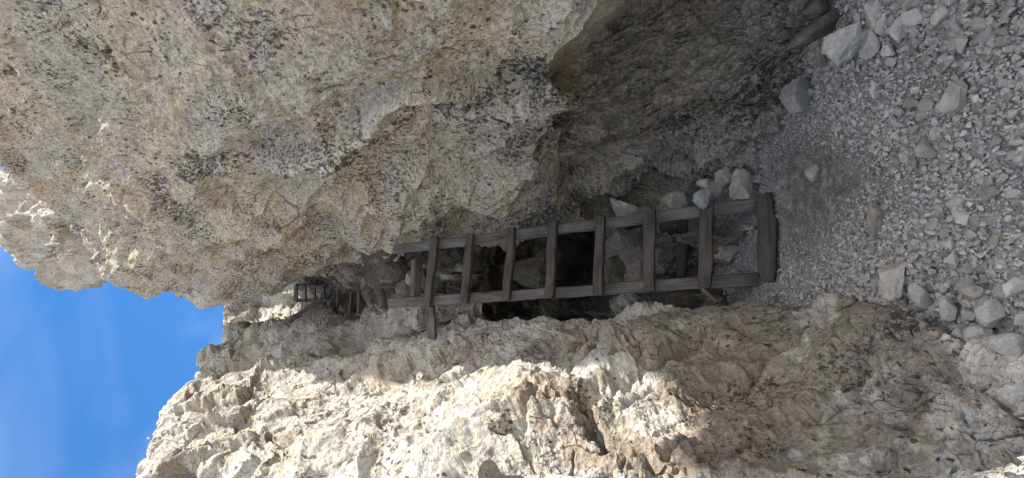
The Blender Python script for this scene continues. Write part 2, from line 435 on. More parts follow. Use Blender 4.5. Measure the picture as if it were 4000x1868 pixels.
def wood_material(name, dark, light, crack=0.85):
    """weathered timber, grain along local X"""
    m, nt, b = new_mat(name)
    N, L = nt.nodes, nt.links
    b.inputs['Roughness'].default_value = 0.82
    oi = N.new('ShaderNodeObjectInfo'); tc = N.new('ShaderNodeTexCoord')
    sc_ = N.new('ShaderNodeMath'); sc_.operation = 'MULTIPLY'; sc_.inputs[1].default_value = 23.0
    add = N.new('ShaderNodeVectorMath'); add.operation = 'ADD'
    L.new(oi.outputs['Random'], sc_.inputs[0]); L.new(tc.outputs['Object'], add.inputs[0]); L.new(sc_.outputs[0], add.inputs[1])
    warp = N.new('ShaderNodeTexNoise'); warp.inputs['Scale'].default_value = 3.2; warp.inputs['Detail'].default_value = 2
    L.new(add.outputs[0], warp.inputs['Vector'])
    ws = N.new('ShaderNodeVectorMath'); ws.operation = 'MULTIPLY'; ws.inputs[1].default_value = (0, 0.05, 0.05)
    L.new(warp.outputs['Color'], ws.inputs[0])
    ad2 = N.new('ShaderNodeVectorMath'); ad2.operation = 'ADD'
    L.new(add.outputs[0], ad2.inputs[0]); L.new(ws.outputs[0], ad2.inputs[1])
    mp = N.new('ShaderNodeMapping'); mp.inputs['Scale'].default_value = (2.2, 70, 70)
    L.new(ad2.outputs[0], mp.inputs['Vector'])
    g = N.new('ShaderNodeTexNoise'); g.inputs['Scale'].default_value = 1.0; g.inputs['Detail'].default_value = 5; g.inputs['Roughness'].default_value = 0.6
    L.new(mp.outputs[0], g.inputs['Vector'])
    mp2 = N.new('ShaderNodeMapping'); mp2.inputs['Scale'].default_value = (4, 9, 9)
    L.new(add.outputs[0], mp2.inputs['Vector'])
    bl = N.new('ShaderNodeTexNoise'); bl.inputs['Scale'].default_value = 1.0; bl.inputs['Detail'].default_value = 4
    L.new(mp2.outputs[0], bl.inputs['Vector'])
    av = N.new('ShaderNodeMath'); av.operation = 'MULTIPLY_ADD'; av.inputs[1].default_value = 0.55
    L.new(bl.outputs['Fac'], av.inputs[0]); 
    hs = N.new('ShaderNodeMath'); hs.operation = 'MULTIPLY'; hs.inputs[1].default_value = 0.6
    L.new(g.outputs['Fac'], hs.inputs[0]); L.new(hs.outputs[0], av.inputs[2])
    rr = N.new('ShaderNodeMapRange'); rr.inputs['From Min'].default_value = 0.42; rr.inputs['From Max'].default_value = 0.74
    L.new(av.outputs[0], rr.inputs['Value'])
    mx = N.new('ShaderNodeMix'); mx.data_type = 'RGBA'; mx.inputs['A'].default_value = (*dark, 1); mx.inputs['B'].default_value = (*light, 1)
    L.new(rr.outputs['Result'], mx.inputs['Factor'])
    mp3 = N.new('ShaderNodeMapping'); mp3.inputs['Scale'].default_value = (1.6, 34, 34)
    L.new(ad2.outputs[0], mp3.inputs['Vector'])
    ck = N.new('ShaderNodeTexNoise'); ck.inputs['Scale'].default_value = 1.0; ck.inputs['Detail'].default_value = 3
    L.new(mp3.outputs[0], ck.inputs['Vector'])
    cr_ = N.new('ShaderNodeMapRange'); cr_.inputs['From Min'].default_value = 0.36; cr_.inputs['From Max'].default_value = 0.30; cr_.inputs['To Max'].default_value = crack
    L.new(ck.outputs['Fac'], cr_.inputs['Value'])
    dk = N.new('ShaderNodeMix'); dk.data_type = 'RGBA'; dk.inputs['B'].default_value = (0.018, 0.015, 0.013, 1)
    L.new(cr_.outputs['Result'], dk.inputs['Factor']); L.new(mx.outputs['Result'], dk.inputs['A'])
    L.new(dk.outputs['Result'], b.inputs['Base Color'])
    bp = N.new('ShaderNodeBump'); bp.inputs['Strength'].default_value = 0.5; bp.inputs['Distance'].default_value = 0.004
    L.new(g.outputs['Fac'], bp.inputs['Height']); L.new(bp.outputs['Normal'], b.inputs['Normal'])
    return m

M_WALL = rock_material('pitted_limestone', speck=0.85, bump=1.0, vary=0.45, pits=0.6)
M_CLIFF = rock_material('fractured_limestone', speck=0.5, bump=0.8, vary=0.32, pits=0.22)
M_GROUND = rock_material('grit', speck=0.4, bump=0.8, fine=1.6, pits=0.2, cracks=0.0)
M_GRAVEL = rock_material('gravel_stone', speck=0.3, bump=0.4, fine=1.5, vary=0.25, pits=0.15, cracks=0.0)
M_STONE = stone_material('loose_stone', (0.29, 0.27, 0.24), (0.385, 0.362, 0.328))
M_TAN = stone_material('tan_stone', (0.21, 0.183, 0.15), (0.345, 0.31, 0.265))
M_PALE = stone_material('pale_stone', (0.31, 0.287, 0.255), (0.41, 0.385, 0.345))
M_DULL = stone_material('dull_grey_stone', (0.19, 0.183, 0.17), (0.28, 0.27, 0.252))
M_BROWNSTONE = stone_material('brown_stone', (0.15, 0.13, 0.108), (0.27, 0.24, 0.20))
M_DARK = stone_material('dark_stone', (0.06, 0.052, 0.042), (0.125, 0.108, 0.085))
M_RAIL = wood_material('silver_grey_timber', (0.048, 0.042, 0.036), (0.15, 0.136, 0.12))
M_RUNG = wood_material('brown_grey_timber', (0.03, 0.025, 0.021), (0.098, 0.083, 0.07))
M_PLANK = wood_material('trodden_timber', (0.024, 0.021, 0.019), (0.072, 0.063, 0.056))
M_LOG = wood_material('old_log', (0.07, 0.055, 0.042), (0.20, 0.165, 0.13))
M_BLACKLOG = wood_material('rotten_log', (0.022, 0.019, 0.017), (0.075, 0.06, 0.048))
m, nt, b = new_mat('rusty_iron'); b.inputs['Base Color'].default_value = (0.03, 0.022, 0.018, 1); b.inputs['Roughness'].default_value = 0.6
M_NAIL = m
m, nt, b = new_mat('leaf_green'); b.inputs['Base Color'].default_value = (0.14, 0.19, 0.045, 1); b.inputs['Roughness'].default_value = 0.6
M_LEAF = m
m, nt, b = new_mat('dry_stalk'); b.inputs['Base Color'].default_value = (0.20, 0.19, 0.10, 1); M_STALK = m
m, nt, b = new_mat('petal_white'); b.inputs['Base Color'].default_value = (0.72, 0.70, 0.62, 1); M_PETAL = m

GREY = np.array([0.375, 0.35, 0.315], np.float32)
CREAM = np.array([0.46, 0.395, 0.305], np.float32)
WHITE = np.array([0.50, 0.475, 0.43], np.float32)
OCHRE = np.array([0.34, 0.235, 0.125], np.float32)
BLACK = np.array([0.055, 0.052, 0.050], np.float32)
BROWN = np.array([0.21, 0.165, 0.12], np.float32)

# ------------------------------------------------------------------ right rock wall (big, pitted, overhanging a hollow)
E_px = [-200, 60, 150, 300, 430, 560, 700, 900, 1100, 1200, 1283, 1341, 1457, 1600, 1660, 1800, 2050, 2300, 2600, 2850]
E_py = [560, 640, 690, 880, 1075, 1165, 1160, 1145, 1100, 1082, 1046, 1035, 1036, 1030, 1005, 930, 876, 842, 785, 715]
E_d  = [6.4, 6.7, 7.0, 7.4, 7.6, 7.8, 7.4, 7.0, 6.8, 6.6, 6.4, 6.25, 5.9, 5.4, 5.25, 5.1, 4.8, 4.65, 4.3, 3.75]
D0_px = [-400, 0, 300, 600, 900, 1200, 1500, 1800, 2050, 2300]
D0_d  = [4.2, 3.3, 2.9, 2.6, 2.35, 2.2, 2.1, 2.0, 1.95, 2.0]
F = np.array([-4.0, -1.0, -0.3, 0, 0.2, 0.4, 0.6, 0.8, 0.93, 1.0])
BULGE = np.array([0, 0, 0, 0, 0.03, 0.06, 0.05, 0.02, 0.0, 0.0])
def right_row(px):
    e_py = np.interp(px, E_px, E_py); e_d = np.interp(px, E_px, E_d); d0 = np.interp(px, D0_px, D0_d)
    py = np.where(F < 0, F * 800, F * e_py)
    inv = 1 / d0 + (1 / e_d - 1 / d0) * (py / e_py)
    d = 1 / inv
    d = d * (1 - BULGE * float(np.interp(px, [200, 700, 1250, 1700, 2050], [0.6, 1.4, 2.0, 1.0, -0.4])))
    P = W(np.full_like(py, px), py, d)
    P[0] = P[2] + np.array([6.0, -2.5, 0.0]); P[1] = P[2] + np.array([1.1, -1.3, 0.0])
    return P
def pxrow(pxs, pys, ds):
    return W(np.array(pxs), np.array(pys), np.array(ds))
rows = []
crest = np.concatenate([np.array([[9.0, -3.0, 5.0], [4.0, 1.2, 7.5], [3.4, 1.95, 9.35], [3.1, 3.0, 8.8]]),
                        W(np.array([-330, -270, -200, -125, -50, 50]), np.array([120, 250, 380, 500, 600, 648]), np.array([5.0, 5.45, 5.8, 6.15, 6.5, 6.8]))])
rows.append(crest + [9, 3, -8])
rows.append(crest + [6, 1, 0.6])
rows.append(crest + [1.2, 0.4, 0.35])
rows.append(crest)
r0 = right_row(150); 
rows.append(0.55 * r0 + 0.45 * crest)
rows.append(right_row(300)); rows.append(right_row(430))
for p in (560, 700, 900, 1100, 1200, 1290, 1350, 1480, 1600, 1680, 1800, 1950, 2050): rows.append(right_row(p))
lip = pxrow([2620, 2560, 2500, 2450, 2262, 2185, 2140, 2165, 2230, 2300], [-1000, -440, -160, 0, 145, 310, 470, 650, 785, 845], [1.25, 1.55, 1.8, 2.0, 2.22, 2.5, 2.85, 3.3, 4.1, 4.65])
fold = pxrow([2610, 2550, 2490, 2440, 2270, 2200, 2160, 2190, 2250, 2320], [-1000, -440, -160, 0, 150, 315, 475, 655, 785, 845], [2.2, 2.5, 2.8, 2.95, 3.02, 3.08, 3.14, 3.4, 4.15, 4.7])
mid1 = pxrow([2800, 2700, 2640, 2600, 2500, 2430, 2390, 2380, 2400, 2440], [-1000, -440, -160, 0, 150, 320, 470, 640, 755, 815], [2.1, 2.4, 2.75, 2.95, 3.1, 3.25, 3.35, 3.55, 4.1, 4.6])
mid2 = pxrow([3100, 3000, 2960, 2920, 2850, 2770, 2720, 2660, 2620, 2640], [-1000, -440, -160, 0, 150, 330, 450, 600, 715, 765], [1.9, 2.2, 2.55, 2.75, 2.9, 3.05, 3.15, 3.4, 3.8, 4.2])
def back_cols(P):
    P[0] = P[2] + np.array([6.0, -2.5, 0.0]); P[1] = P[2] + np.array([1.1, -1.3, 0.0]); return P
cont = pxrow([3700, 3520, 3400, 3330, 3225, 3110, 3075, 2965, 2880, 2830], [-1000, -440, -160, 0, 135, 320, 450, 590, 690, 730], [1.62, 1.93, 2.15, 2.33, 2.52, 2.83, 2.95, 3.3, 3.55, 3.65])
rows += [back_cols(q) for q in (lip, fold, mid1, mid2, cont)] + [cont + [0.1, 0.05, -0.45]]
ctrl = np.stack(rows)                                    # rows x cols x 3
wrap1 = ctrl[:, -1:] + np.array([0.10, 0.7, 0.05]); wrap2 = ctrl[:, -1:] + np.array([0.35, 5.0, 0.3]); wrap3 = ctrl[:, -1:] + np.array([4.0, 9.0, 0.0])
high = sstep(5.5, 8.0, ctrl[:, -1:, 2])[..., None] * np.array([0, 0, 1.0]); wrap2 = wrap2 + 3.2 * high; wrap3 = wrap3 + 2.5 * high
ctrl = np.concatenate([ctrl, wrap1, wrap2, wrap3], 1)
S, ta, tb = loft(ctrl, 0.75)
N_ = face_towards(normals(S), S, (0, 1, 2))
PX, PY, DD = to_px(S)
vis = (DD > 0.3)
Pb = bed(S)
warp = np.stack([fbm(S * 2.3 + k * 17, 4, 20 + k, 0.6) for k in range(3)], -1) * 0.085
Q = bed(S + warp)
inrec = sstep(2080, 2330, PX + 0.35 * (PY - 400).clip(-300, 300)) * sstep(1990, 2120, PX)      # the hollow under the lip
lump = fbm(S * 0.8, 4, 1) * 0.20 + fbm(bed(S, 3.5) * 3.2, 3, 5) * 0.075
fa, ea, ha = facets(Q / 0.75, 31, 0.5, 0.45)
fb, eb, hb = facets((S + warp) / 0.26, 32, 0.55, 0.5)
fc, ec, hc = facets((S + warp * 0.6) / 0.075, 33, 0.6, 0.55)
fd, ed, hd = facets((S + warp * 0.3) / 0.028, 34, 0.6, 0.6)
hs = spacing(S)
disp = lump + 0.09 * fa * 0.75 / 0.45 + 0.26 * fb * 0.22 * fade(hs, .26) + 0.075 * fc * 0.30 * fade(hs, .075) + 0.028 * fd * 0.30 * fade(hs, .028)
# ribs in the hollow
ribs = ridged(np.stack([S @ _A * 1.1, S @ _B * 5.5, S @ _C * 5.5], -1) + warp * 4, 4, 44, 0.6)
disp += inrec * 0.085 * ribs * fade(hs, .10)
# pits
f1, f2, h, dv = worley(np.stack([S @ _A / 1.7, S @ _B, S @ _C], -1) / 0.062 + warp * 4, 51)
rad = 0.16 + 0.34 * _u(h * np.uint32(97)); pit = (1 - np.clip(f1 / rad, 0, 1) ** 2) * (_u(h) < 0.5)
zone = sstep(-0.25, 0.25, fbm(S * 1.7, 2, 61))
disp -= fade(hs, .06) * pit * rad * 0.062 * (0.5 + 1.2 * zone) * 1.3 * (1 - 0.7 * inrec)
f1, f2, h, dv = worley(np.stack([S @ _A / 1.6, S @ _B, S @ _C], -1) / 0.2 + warp * 1.5, 52)
rad = 0.10 + 0.26 * _u(h * np.uint32(97)); pit2 = (1 - np.clip(f1 / rad, 0, 1) ** 2) * (_u(h) < 0.22)
disp -= pit2 * rad * 0.2 * 0.95 * (1 - 0.6 * inrec)
# open cracks between some blocks
cm = sstep(0.05, 0.35, fbm(S * 1.1 + 9, 2, 63))
disp -= 0.045 * cm * np.clip(1 - ea / 0.045, 0, 1) + 0.022 * sstep(0.0, 0.3, fbm(S * 1.9 + 5, 2, 64)) * np.clip(1 - eb / 0.07, 0, 1)
# the long ledge that climbs across the wall, proud rock above it
lx = [650, 1000, 1250, 1450, 1600, 1800, 2000, 2250]; ly = [690, 640, 575, 470, 375, 380, 400, 330]
off = PY - np.interp(PX, lx, ly) + 40 * perlin(S * 2.6, 71)
span = sstep(700, 1150, PX) * (1 - sstep(2150, 2300, PX)) * vis
disp += span * (0.13 * sstep(10, -25, off) * np.exp(-np.clip(-off, 0, None) / 260.) - 0.11 * np.exp(-((off - 30) / 34.0) ** 2))
# beds stepping down towards the gully below the ledge
low = sstep(420, 620, PY) * sstep(900, 1300, PX) * (1 - 0.7 * sstep(2500, 2800, PX)) + 0.5 * sstep(2250, 2500, PX) * (PX < 3400)
bw = fbm(S * 1.5, 3, 231) * 0.09 + 0.03 * fbm(bed(S, 3) * 6, 3, 235)
for per, am, sd in ((0.46, 0.075, 260), (0.19, 0.032, 264)):
    f_, e_, h_ = facets(np.stack([S @ _A / (per * 4.5), S @ _B / (per * 1.6), S @ _C / (per * 2.5)], -1), sd, 0.2, 1.0)
    ph = (S @ _B + bw) / per + 0.8 * f_; fr = ph - np.floor(ph)
    saw = np.where(fr < 0.84, fr / 0.84, (1 - fr) / 0.16) - 0.5
    disp += np.clip(low, 0, 1) * fade(hs, per * 0.5) * am * saw * (0.3 + 0.9 * sstep(-0.25, 0.3, fbm(bed(S, 2.5) * 1.1 + sd, 2, sd + 1)))
# blackened block under the ledge
blk = blob(PX, PY, 1930, 500, 260, 130, -8)
disp += 0.05 * blk
disp += 0.010 * fbm(S * 22, 3, 80) * fade(hs, .045) + 0.004 * fbm(S * 70, 2, 84) * fade(hs, .014)
S2 = S + N_ * (disp * np.clip(DD / 3.0, 0.75, 1.35))[..., None]
# colour
t1 = sstep(-0.45, 0.45, fbm(bed(S, 1.6) * 1.5 + 3, 6, 90, 0.75) + 0.25 * perlin(S * 14, 94))
col = mixc(np.broadcast_to(GREY, S.shape).astype(np.float32), CREAM, 0.25 + t1 * 0.55)
t2 = sstep(0.05, 0.5, fbm(bed(S, 1.8) * 4.4 + 31, 6, 97, 0.75))
col = mixc(col, WHITE, t2 * 0.45)
oc = sstep(0.22, 0.6, fbm(bed(S, 1.5) * 2.0 + 77, 4, 101, 0.6))
oc = np.clip(oc * 0.40 + 0.8 * blob(PX, PY, 2300, 290, 90, 110) + 0.7 * blob(PX, PY, 2220, 600, 90, 140) + 0.6 * blob(PX, PY, 1550, 330, 250, 35, -22)
             + 0.35 * blob(PX, PY, 1250, 130, 300, 90), 0, 1) * (0.6 + 0.5 * perlin(S * 9, 103))
col = mixc(col, OCHRE, np.clip(oc, 0, 0.9))
lm = (1.1 * blob(PX, PY, 1920, 490, 270, 130, -8) + 0.95 * blob(PX, PY, 2130, 330, 110, 80) + 0.8 * blob(PX, PY, 1400, 560, 330, 50, -18) + 0.6 * blob(PX, PY, 950, 640, 260, 70, -5)
      + 0.5 * blob(PX, PY, 500, 760, 300, 60, 20) + 0.6 * blob(PX, PY, 2250, 790, 330, 60, -8) + 0.35 * blob(PX, PY, 2700, 560, 300, 100, -25) + 0.3 * blob(PX, PY, 400, 850, 300, 200) + 0.35 * blob(PX, PY, 60, 470, 220, 90))
lich = np.clip(lm, 0, 1.0) * sstep(-0.35, 0.35, fbm(S * 5 + 11, 4, 110, 0.65)) + 0.50 * sstep(-0.1, 0.5, fbm(bed(S, 1.8) * 2.2 + 41, 4, 116, 0.65)) + 0.25
col = mixc(col, np.array([0.24, 0.213, 0.183], np.float32), inrec * 0.5)  # shade of the hollow painted into the rock colour
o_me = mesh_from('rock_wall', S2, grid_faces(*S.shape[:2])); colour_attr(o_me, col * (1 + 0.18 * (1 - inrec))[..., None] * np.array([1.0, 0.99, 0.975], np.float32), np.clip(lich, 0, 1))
marks_attr(o_me, (0.72 + 0.28 * sstep(-0.3, 0.35, fbm(S * 1.6 + 7, 4, 130, 0.6))) * (1 - 0.25 * inrec), 0.75 + 0.25 * inrec)
right_wall = link('rock_wall', o_me, M_WALL)
tag(right_wall, 'huge shaded pitted grey and tan rock wall overhanging a dark hollow beside the ladder', 'rock wall', None, 'structure')

# ------------------------------------------------------------------ generic fractured cliff
GULLY_SHADE = np.array([0.09, 0.08, 0.07], np.float32)  # shade of the deep gully, mixed into its rock colour
def cliff(name, ctrl, toward, label, seed, blocks=(0.9, 0.36, 0.14, 0.05), amp=(0.16, 0.16, 0.17, 0.18), smooth_edges=1.0, tone=0.6, mat=None, lump_amp=0.25, extra=None, dark=0.0, brown=0.3, ori=0.25, lich=None, tilt=0.62, earth=None, gully_shade=0.0, aniso=(1.9, 1.9, 1, 1, 1), dens=0.86, calm=None, cream=0.4, gritty=1.0):
    S, ta, tb = loft(ctrl, dens)
    N = face_towards(normals(S), S, toward)
    PX, PY, DD = to_px(S)
    warp = np.stack([fbm(S * 2.6 + k * 17, 4, seed + k, 0.6) for k in range(3)], -1) * 0.07
    Q = bed(S + warp, 1.9)
    disp = fbm(S * 0.7, 4, seed + 5) * lump_amp + 0.05 * ridged(bed(S, 2.5) * 2.1, 4, seed + 9)
    hs = spacing(S)
    for k, (sz, am) in enumerate(zip(blocks, amp)):
        fd_ = fade(hs, sz)
        f, e, h = facets((bed(S + warp, aniso[k]) if aniso[k] > 1 else S + warp * 0.5) / sz, seed + 20 + k, tilt, 0.62, 0.12 if k < 3 else 0.13)
        disp += f * sz * am * 2.2 * fd_
        if k < 3:
            cm = sstep(-0.05, 0.3, fbm(S * (1.0 + k) + 9, 2, seed + 40 + k))
            disp -= fd_ * sz * 0.18 * cm * np.clip(1 - e / 0.07, 0, 1)
    disp += gritty * 0.012 * fbm(S * 18, 3, seed + 50) * fade(hs, .055) + 0.005 * fbm(S * 60, 2, seed + 54) * fade(hs, .016)
    if extra is not None: disp += extra(S, PX, PY, DD)
    if calm is not None: disp *= calm(PX, PY)
    S2 = S + N * disp[..., None]
    t1 = sstep(-0.3, 0.4, fbm(bed(S, 1.6) * 1.4, 5, seed + 60, 0.6))
    col = mixc(np.broadcast_to(WHITE, S.shape).astype(np.float32), GREY, t1 * (1 - tone))
    col = mixc(col, CREAM, sstep(0.0, 0.5, fbm(bed(S, 1.6) * 1.9 + 5, 5, seed + 66, 0.6)) * cream)
    oc = sstep(0.25, 0.6, fbm(bed(S, 1.3) * 2.2 + 15, 5, seed + 70, 0.65))
    col = mixc(col, OCHRE, oc * ori)
    br = sstep(0.05, 0.5, fbm(S * 1.7 + 25, 5, seed + 75, 0.65) + dark * 0.4 + (earth(PX, PY) if earth else 0))
    col = mixc(col, BROWN, br * brown)
    if gully_shade: col = mixc(col, GULLY_SHADE, gully_shade * sstep(-0.5, 0.1, fbm(S * 1.9 + 35, 4, seed + 78, 0.65)))
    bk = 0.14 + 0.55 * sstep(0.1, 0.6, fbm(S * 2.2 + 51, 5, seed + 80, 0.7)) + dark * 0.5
    if lich is not None: bk = bk + lich(S, PX, PY, DD)
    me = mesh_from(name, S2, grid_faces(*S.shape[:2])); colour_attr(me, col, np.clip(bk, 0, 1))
    marks_attr(me, 0.72 + 0.28 * sstep(-0.3, 0.35, fbm(S * 1.6 + 7, 3, seed + 90, 0.6)), np.full(S.shape[:2], 0.8))
    o = link(name, me, mat or M_CLIFF)
    tag(o, label, 'cliff', None, 'structure')
    return o, S2

# ---- left cliff, sunlit above, in shade near the gravel
def left_row(pxe, pye, de, px_out, d_out, frac=(0, .06, .16, .3, .46, .64, .82, 1.0), far=(2300, 3000)):
    fr = np.array(frac)
    py = pye + (1868 - pye) * fr
    px = pxe + (px_out - pxe) * fr
    inv = 1 / de + (1 / d_out - 1 / de) * fr
    P = W(px, py, 1 / inv)
    k = 1 / d_out - 1 / de
    o1 = W(np.array([px_out + (px_out - pxe) * 0.5]), np.array([far[0]]), np.array([d_out * 0.92]))
    o2 = W(np.array([px_out + (px_out - pxe) * 0.7]), np.array([far[1]]), np.array([d_out * 0.85]))
    return np.concatenate([P, o1, o1 + np.array([[-4.0, -1.5, 0.0]])])
L = []
top = W(np.array([830, 760, 700, 648, 612, 594, 580, 570, 480, 380]), np.array([1505, 1528, 1575, 1620, 1690, 1750, 1810, 1868, 2300, 3000]), np.array([7.0, 6.6, 6.2, 5.9, 5.5, 5.2, 4.95, 4.7, 4.2, 3.8]))
top[9] = top[8] + [-4.0, -1.5, -0.8]
L.append(top + [-2.0, 3.0, -3.0]); L.append(top + [-0.7, 1.0, -0.15]); L.append(top)
LR = [(1130, 1450, 6.4, 900, 4.0), (1330, 1405, 5.9, 1100, 3.6), (1460, 1375, 5.6, 1300, 3.25), (1610, 1358, 5.2, 1500, 2.9), (1720, 1295, 4.95, 1680, 2.6), (1950, 1248, 4.4, 1930, 2.2),
      (2150, 1224, 4.1, 2150, 2.08), (2450, 1203, 3.8, 2450, 2.0), (2800, 1178, 3.4, 2800, 1.9), (3150, 1155, 2.75, 3120, 1.78), (3400, 1150, 2.2, 3400, 1.66), (3580, 1200, 1.92, 3600, 1.56), (3760, 1300, 1.70, 3780, 1.44), (4000, 1390, 1.48, 4020, 1.28), (4600, 1600, 1.12, 4600, 1.05)]
for r_ in LR: L.append(left_row(*r_))
L.append(L[-1] + [0, -0.5, -0.4])
L = np.stack(L)
first = L[:, :1].copy(); back1 = first.copy(); back2 = first.copy()
for k in range(len(L)):
    if k >= 9: first[k] += [-0.05, 0.0, 0.05]; L[k][0] = first[k][0]
    if k < 9: back1[k] += [-0.10, 0.45, -0.05]; back2[k] += [-1.2, 1.6, -0.3]
    else: back1[k] += [-0.14, 0.03, -0.06]; back2[k] += [-0.18, 0.06, -0.6]
L = np.concatenate([back2, back1, L], 1)
def left_extra(S, PX, PY, DD):
    # bulge that hangs over the brown hollow, and the hollow below it
    hs_ = spacing(S)
    bw = fbm(S * 1.5, 3, 231) * 0.10 + 0.04 * fbm(bed(S, 3) * 6, 3, 235)
    e = 0
    for per, am, sd in ((0.52, 0.09, 240), (0.21, 0.03, 244)):
        f_, e_, h_ = facets(np.stack([S @ _A / (per * 4.5), S @ _B / (per * 1.6), S @ _C / (per * 2.5)], -1), sd, 0.2, 1.0)
        ph = (S @ _B + bw) / per + 0.8 * f_
        fr = ph - np.floor(ph)
        saw = np.where(fr < 0.84, fr / 0.84, (1 - fr) / 0.16)
        e = e + fade(hs_, per * 0.5) * am * saw * (0.35 + 0.9 * sstep(-0.25, 0.3, fbm(bed(S, 2.5) * 1.1 + sd, 2, sd + 1)))
    e = e - 0.07 + 0.16 * blob(PX, PY, 1720, 1720, 330, 130, -18) - 0.22 * blob(PX, PY, 2100, 1800, 230, 120, -10)
    e += 0.14 * blob(PX, PY, 2420, 1560, 300, 90, -15) - 0.06 * blob(PX, PY, 2900, 1500, 300, 90)
    return e
left_cliff, _ = cliff('cliff', L, (1.0, 2, 3), 'bright sunlit fractured pale cliff across the gully from the shaded wall', 200, extra=left_extra, tone=0.7,
                      blocks=(0.9, 0.40, 0.17, 0.07, 0.026), amp=(0.10, 0.16, 0.18, 0.12, 0.14), aniso=(1.9, 2.6, 2.3, 2.0, 1), dens=1.0, cream=0.18, gritty=1.0, calm=lambda PX, PY: 1 - 0.85 * blob(PX, PY, 3350, 1160, 550, 100), lump_amp=0.10, tilt=0.6, brown=0.75, ori=0.28, earth=lambda PX, PY: 0.55 * sstep(2250, 2700, PX) * (1 - 0.5 * sstep(3500, 3900, PX)) - 0.25 * (1 - sstep(1700, 2200, PX)),
                      lich=lambda S, PX, PY, DD: 0.4 * blob(PX, PY, 2080, 1800, 230, 70, -10) + 0.25 * blob(PX, PY, 3000, 1500, 500, 60) + 0.6 * blob(PX, PY, 3600, 1270, 220, 60, 25) + 0.4 * blob(PX, PY, 2500, 1330, 600, 60) + 0.25 * blob(PX, PY, 3500, 1550, 400, 120, -10) + 0.35 * blob(PX, PY, 3850, 1700, 300, 120))

# ---- crag in the middle, half in the shade
C = []
ctop = W(np.array([890, 868, 815, 780, 790, 840, 900]), np.array([1312, 1335, 1368, 1412, 1470, 1540, 1640]), np.array([10.8, 10.4, 10.0, 9.6, 9.2, 8.8, 8.4]))
C += [ctop + [-1.5, 3, -3], ctop + [-0.3, 0.9, -0.1], ctop]
for pe, ye, de, pl, dl in [(960, 1304, 10.4, 930, 8.3), (1080, 1296, 9.9, 1060, 8.0), (1200, 1287, 9.4, 1190, 7.6), (1310, 1268, 8.8, 1310, 7.2), (1420, 1240, 7.8, 1420, 6.7), (1510, 1205, 6.7, 1520, 6.3), (1640, 1215, 6.0, 1640, 6.0), (1900, 1190, 5.6, 1900, 5.6)]:
    fr = np.array([0, .1, .25, .42, .6, .8, 1.0]); py = ye + (1640 - ye) * fr
    C.append(W(pe + (pl - pe) * fr, py, 1 / (1 / de + (1 / dl - 1 / de) * fr)))
C = np.stack(C)
b1 = C[:, :1] + np.array([-0.1, 0.6, 0]); b2 = C[:, :1] + np.array([-1.2, 2.2, -0.2])
C = np.concatenate([b2, b1, C], 1)
mid_crag, _ = cliff('cliff', C, (1.5, 2, 4), 'pale crag behind the sunlit cliff, lit on top and shaded towards the gully', 300, blocks=(1.1, 0.45, 0.2, 0.09), amp=(0.12, 0.14, 0.16, 0.17), lump_amp=0.3, tone=0.55)

# ---- tower at the head of the gully
T = []
ttop = W(np.array([960, 940, 925, 890, 862, 866, 890, 920]), np.array([1000, 1090, 1150, 1185, 1215, 1260, 1305, 1380]), np.array([14.2, 14.2, 14.2, 14.2, 14.0, 13.8, 13.6, 13.2]))
T += [ttop + [0, 4, -4], ttop + [0, 1.2, -0.2], ttop]
tpy = np.array([1000, 1085, 1140, 1180, 1215, 1260, 1305, 1380])
for p, dd in [(960, 13.9), (1020, 13.6), (1080, 13.3), (1150, 13.1), (1230, 12.9), (1400, 12.6)]:
    T.append(W(np.full(8, p), tpy, np.full(8, dd) + np.array([0, 0.1, 0.3, 0.5, 0.2, -0.3, -0.6, -1.0])))
T = np.stack(T)
tower, _ = cliff('cliff', T, (0, 2, 6), 'small rock tower at the head of the gully above the upper ladder', 400, blocks=(1.3, 0.55, 0.24, 0.11), amp=(0.08, 0.12, 0.16, 0.17), lump_amp=0.14, tone=0.5)

# ---- far summit rocks behind the crest of the right wall, catching raking sun
U = []
utop = W(np.array([160, 62, -5, -90, -110, -30, 150, 330]), np.array([560, 640, 698, 740, 830, 918, 1005, 1060]), np.array([11.5, 11.5, 11.3, 11.2, 11.0, 10.8, 10.4, 10.0]))
U += [utop + [3, 5, -5], utop + [0.6, 1.4, 0.1], utop]
for f_ in (0.25, 0.5, 0.75, 1.0):
    lowp = W(np.array([300, 420, 480, 540, 560, 580, 600, 640]), np.array([500, 600, 680, 760, 840, 930, 1010, 1080]), np.array([9.2, 9.1, 9.0, 9.0, 9.0, 8.9, 8.9, 8.8]))
    U.append(utop * (1 - f_) + lowp * f_ + np.array([0.12, -0.55, 0.1]) * math.sin(f_ * math.pi))
U.append(U[-1] + [0.3, 1.0, -3.0])
U = np.stack(U)
b1 = U[:, -1:] + np.array([0.3, 0.8, 0.0]); b2 = U[:, -1:] + np.array([2.0, 3.0, -0.5])
U = np.concatenate([U, b1, b2], 1)
summit, _ = cliff('cliff', U, (-3, -2, 8), 'jagged summit rocks with raking sunlight behind the top of the shaded wall', 500, blocks=(1.2, 0.5, 0.22, 0.1), amp=(0.13, 0.15, 0.17, 0.18), lump_amp=0.35, tone=0.45, dens=0.55)

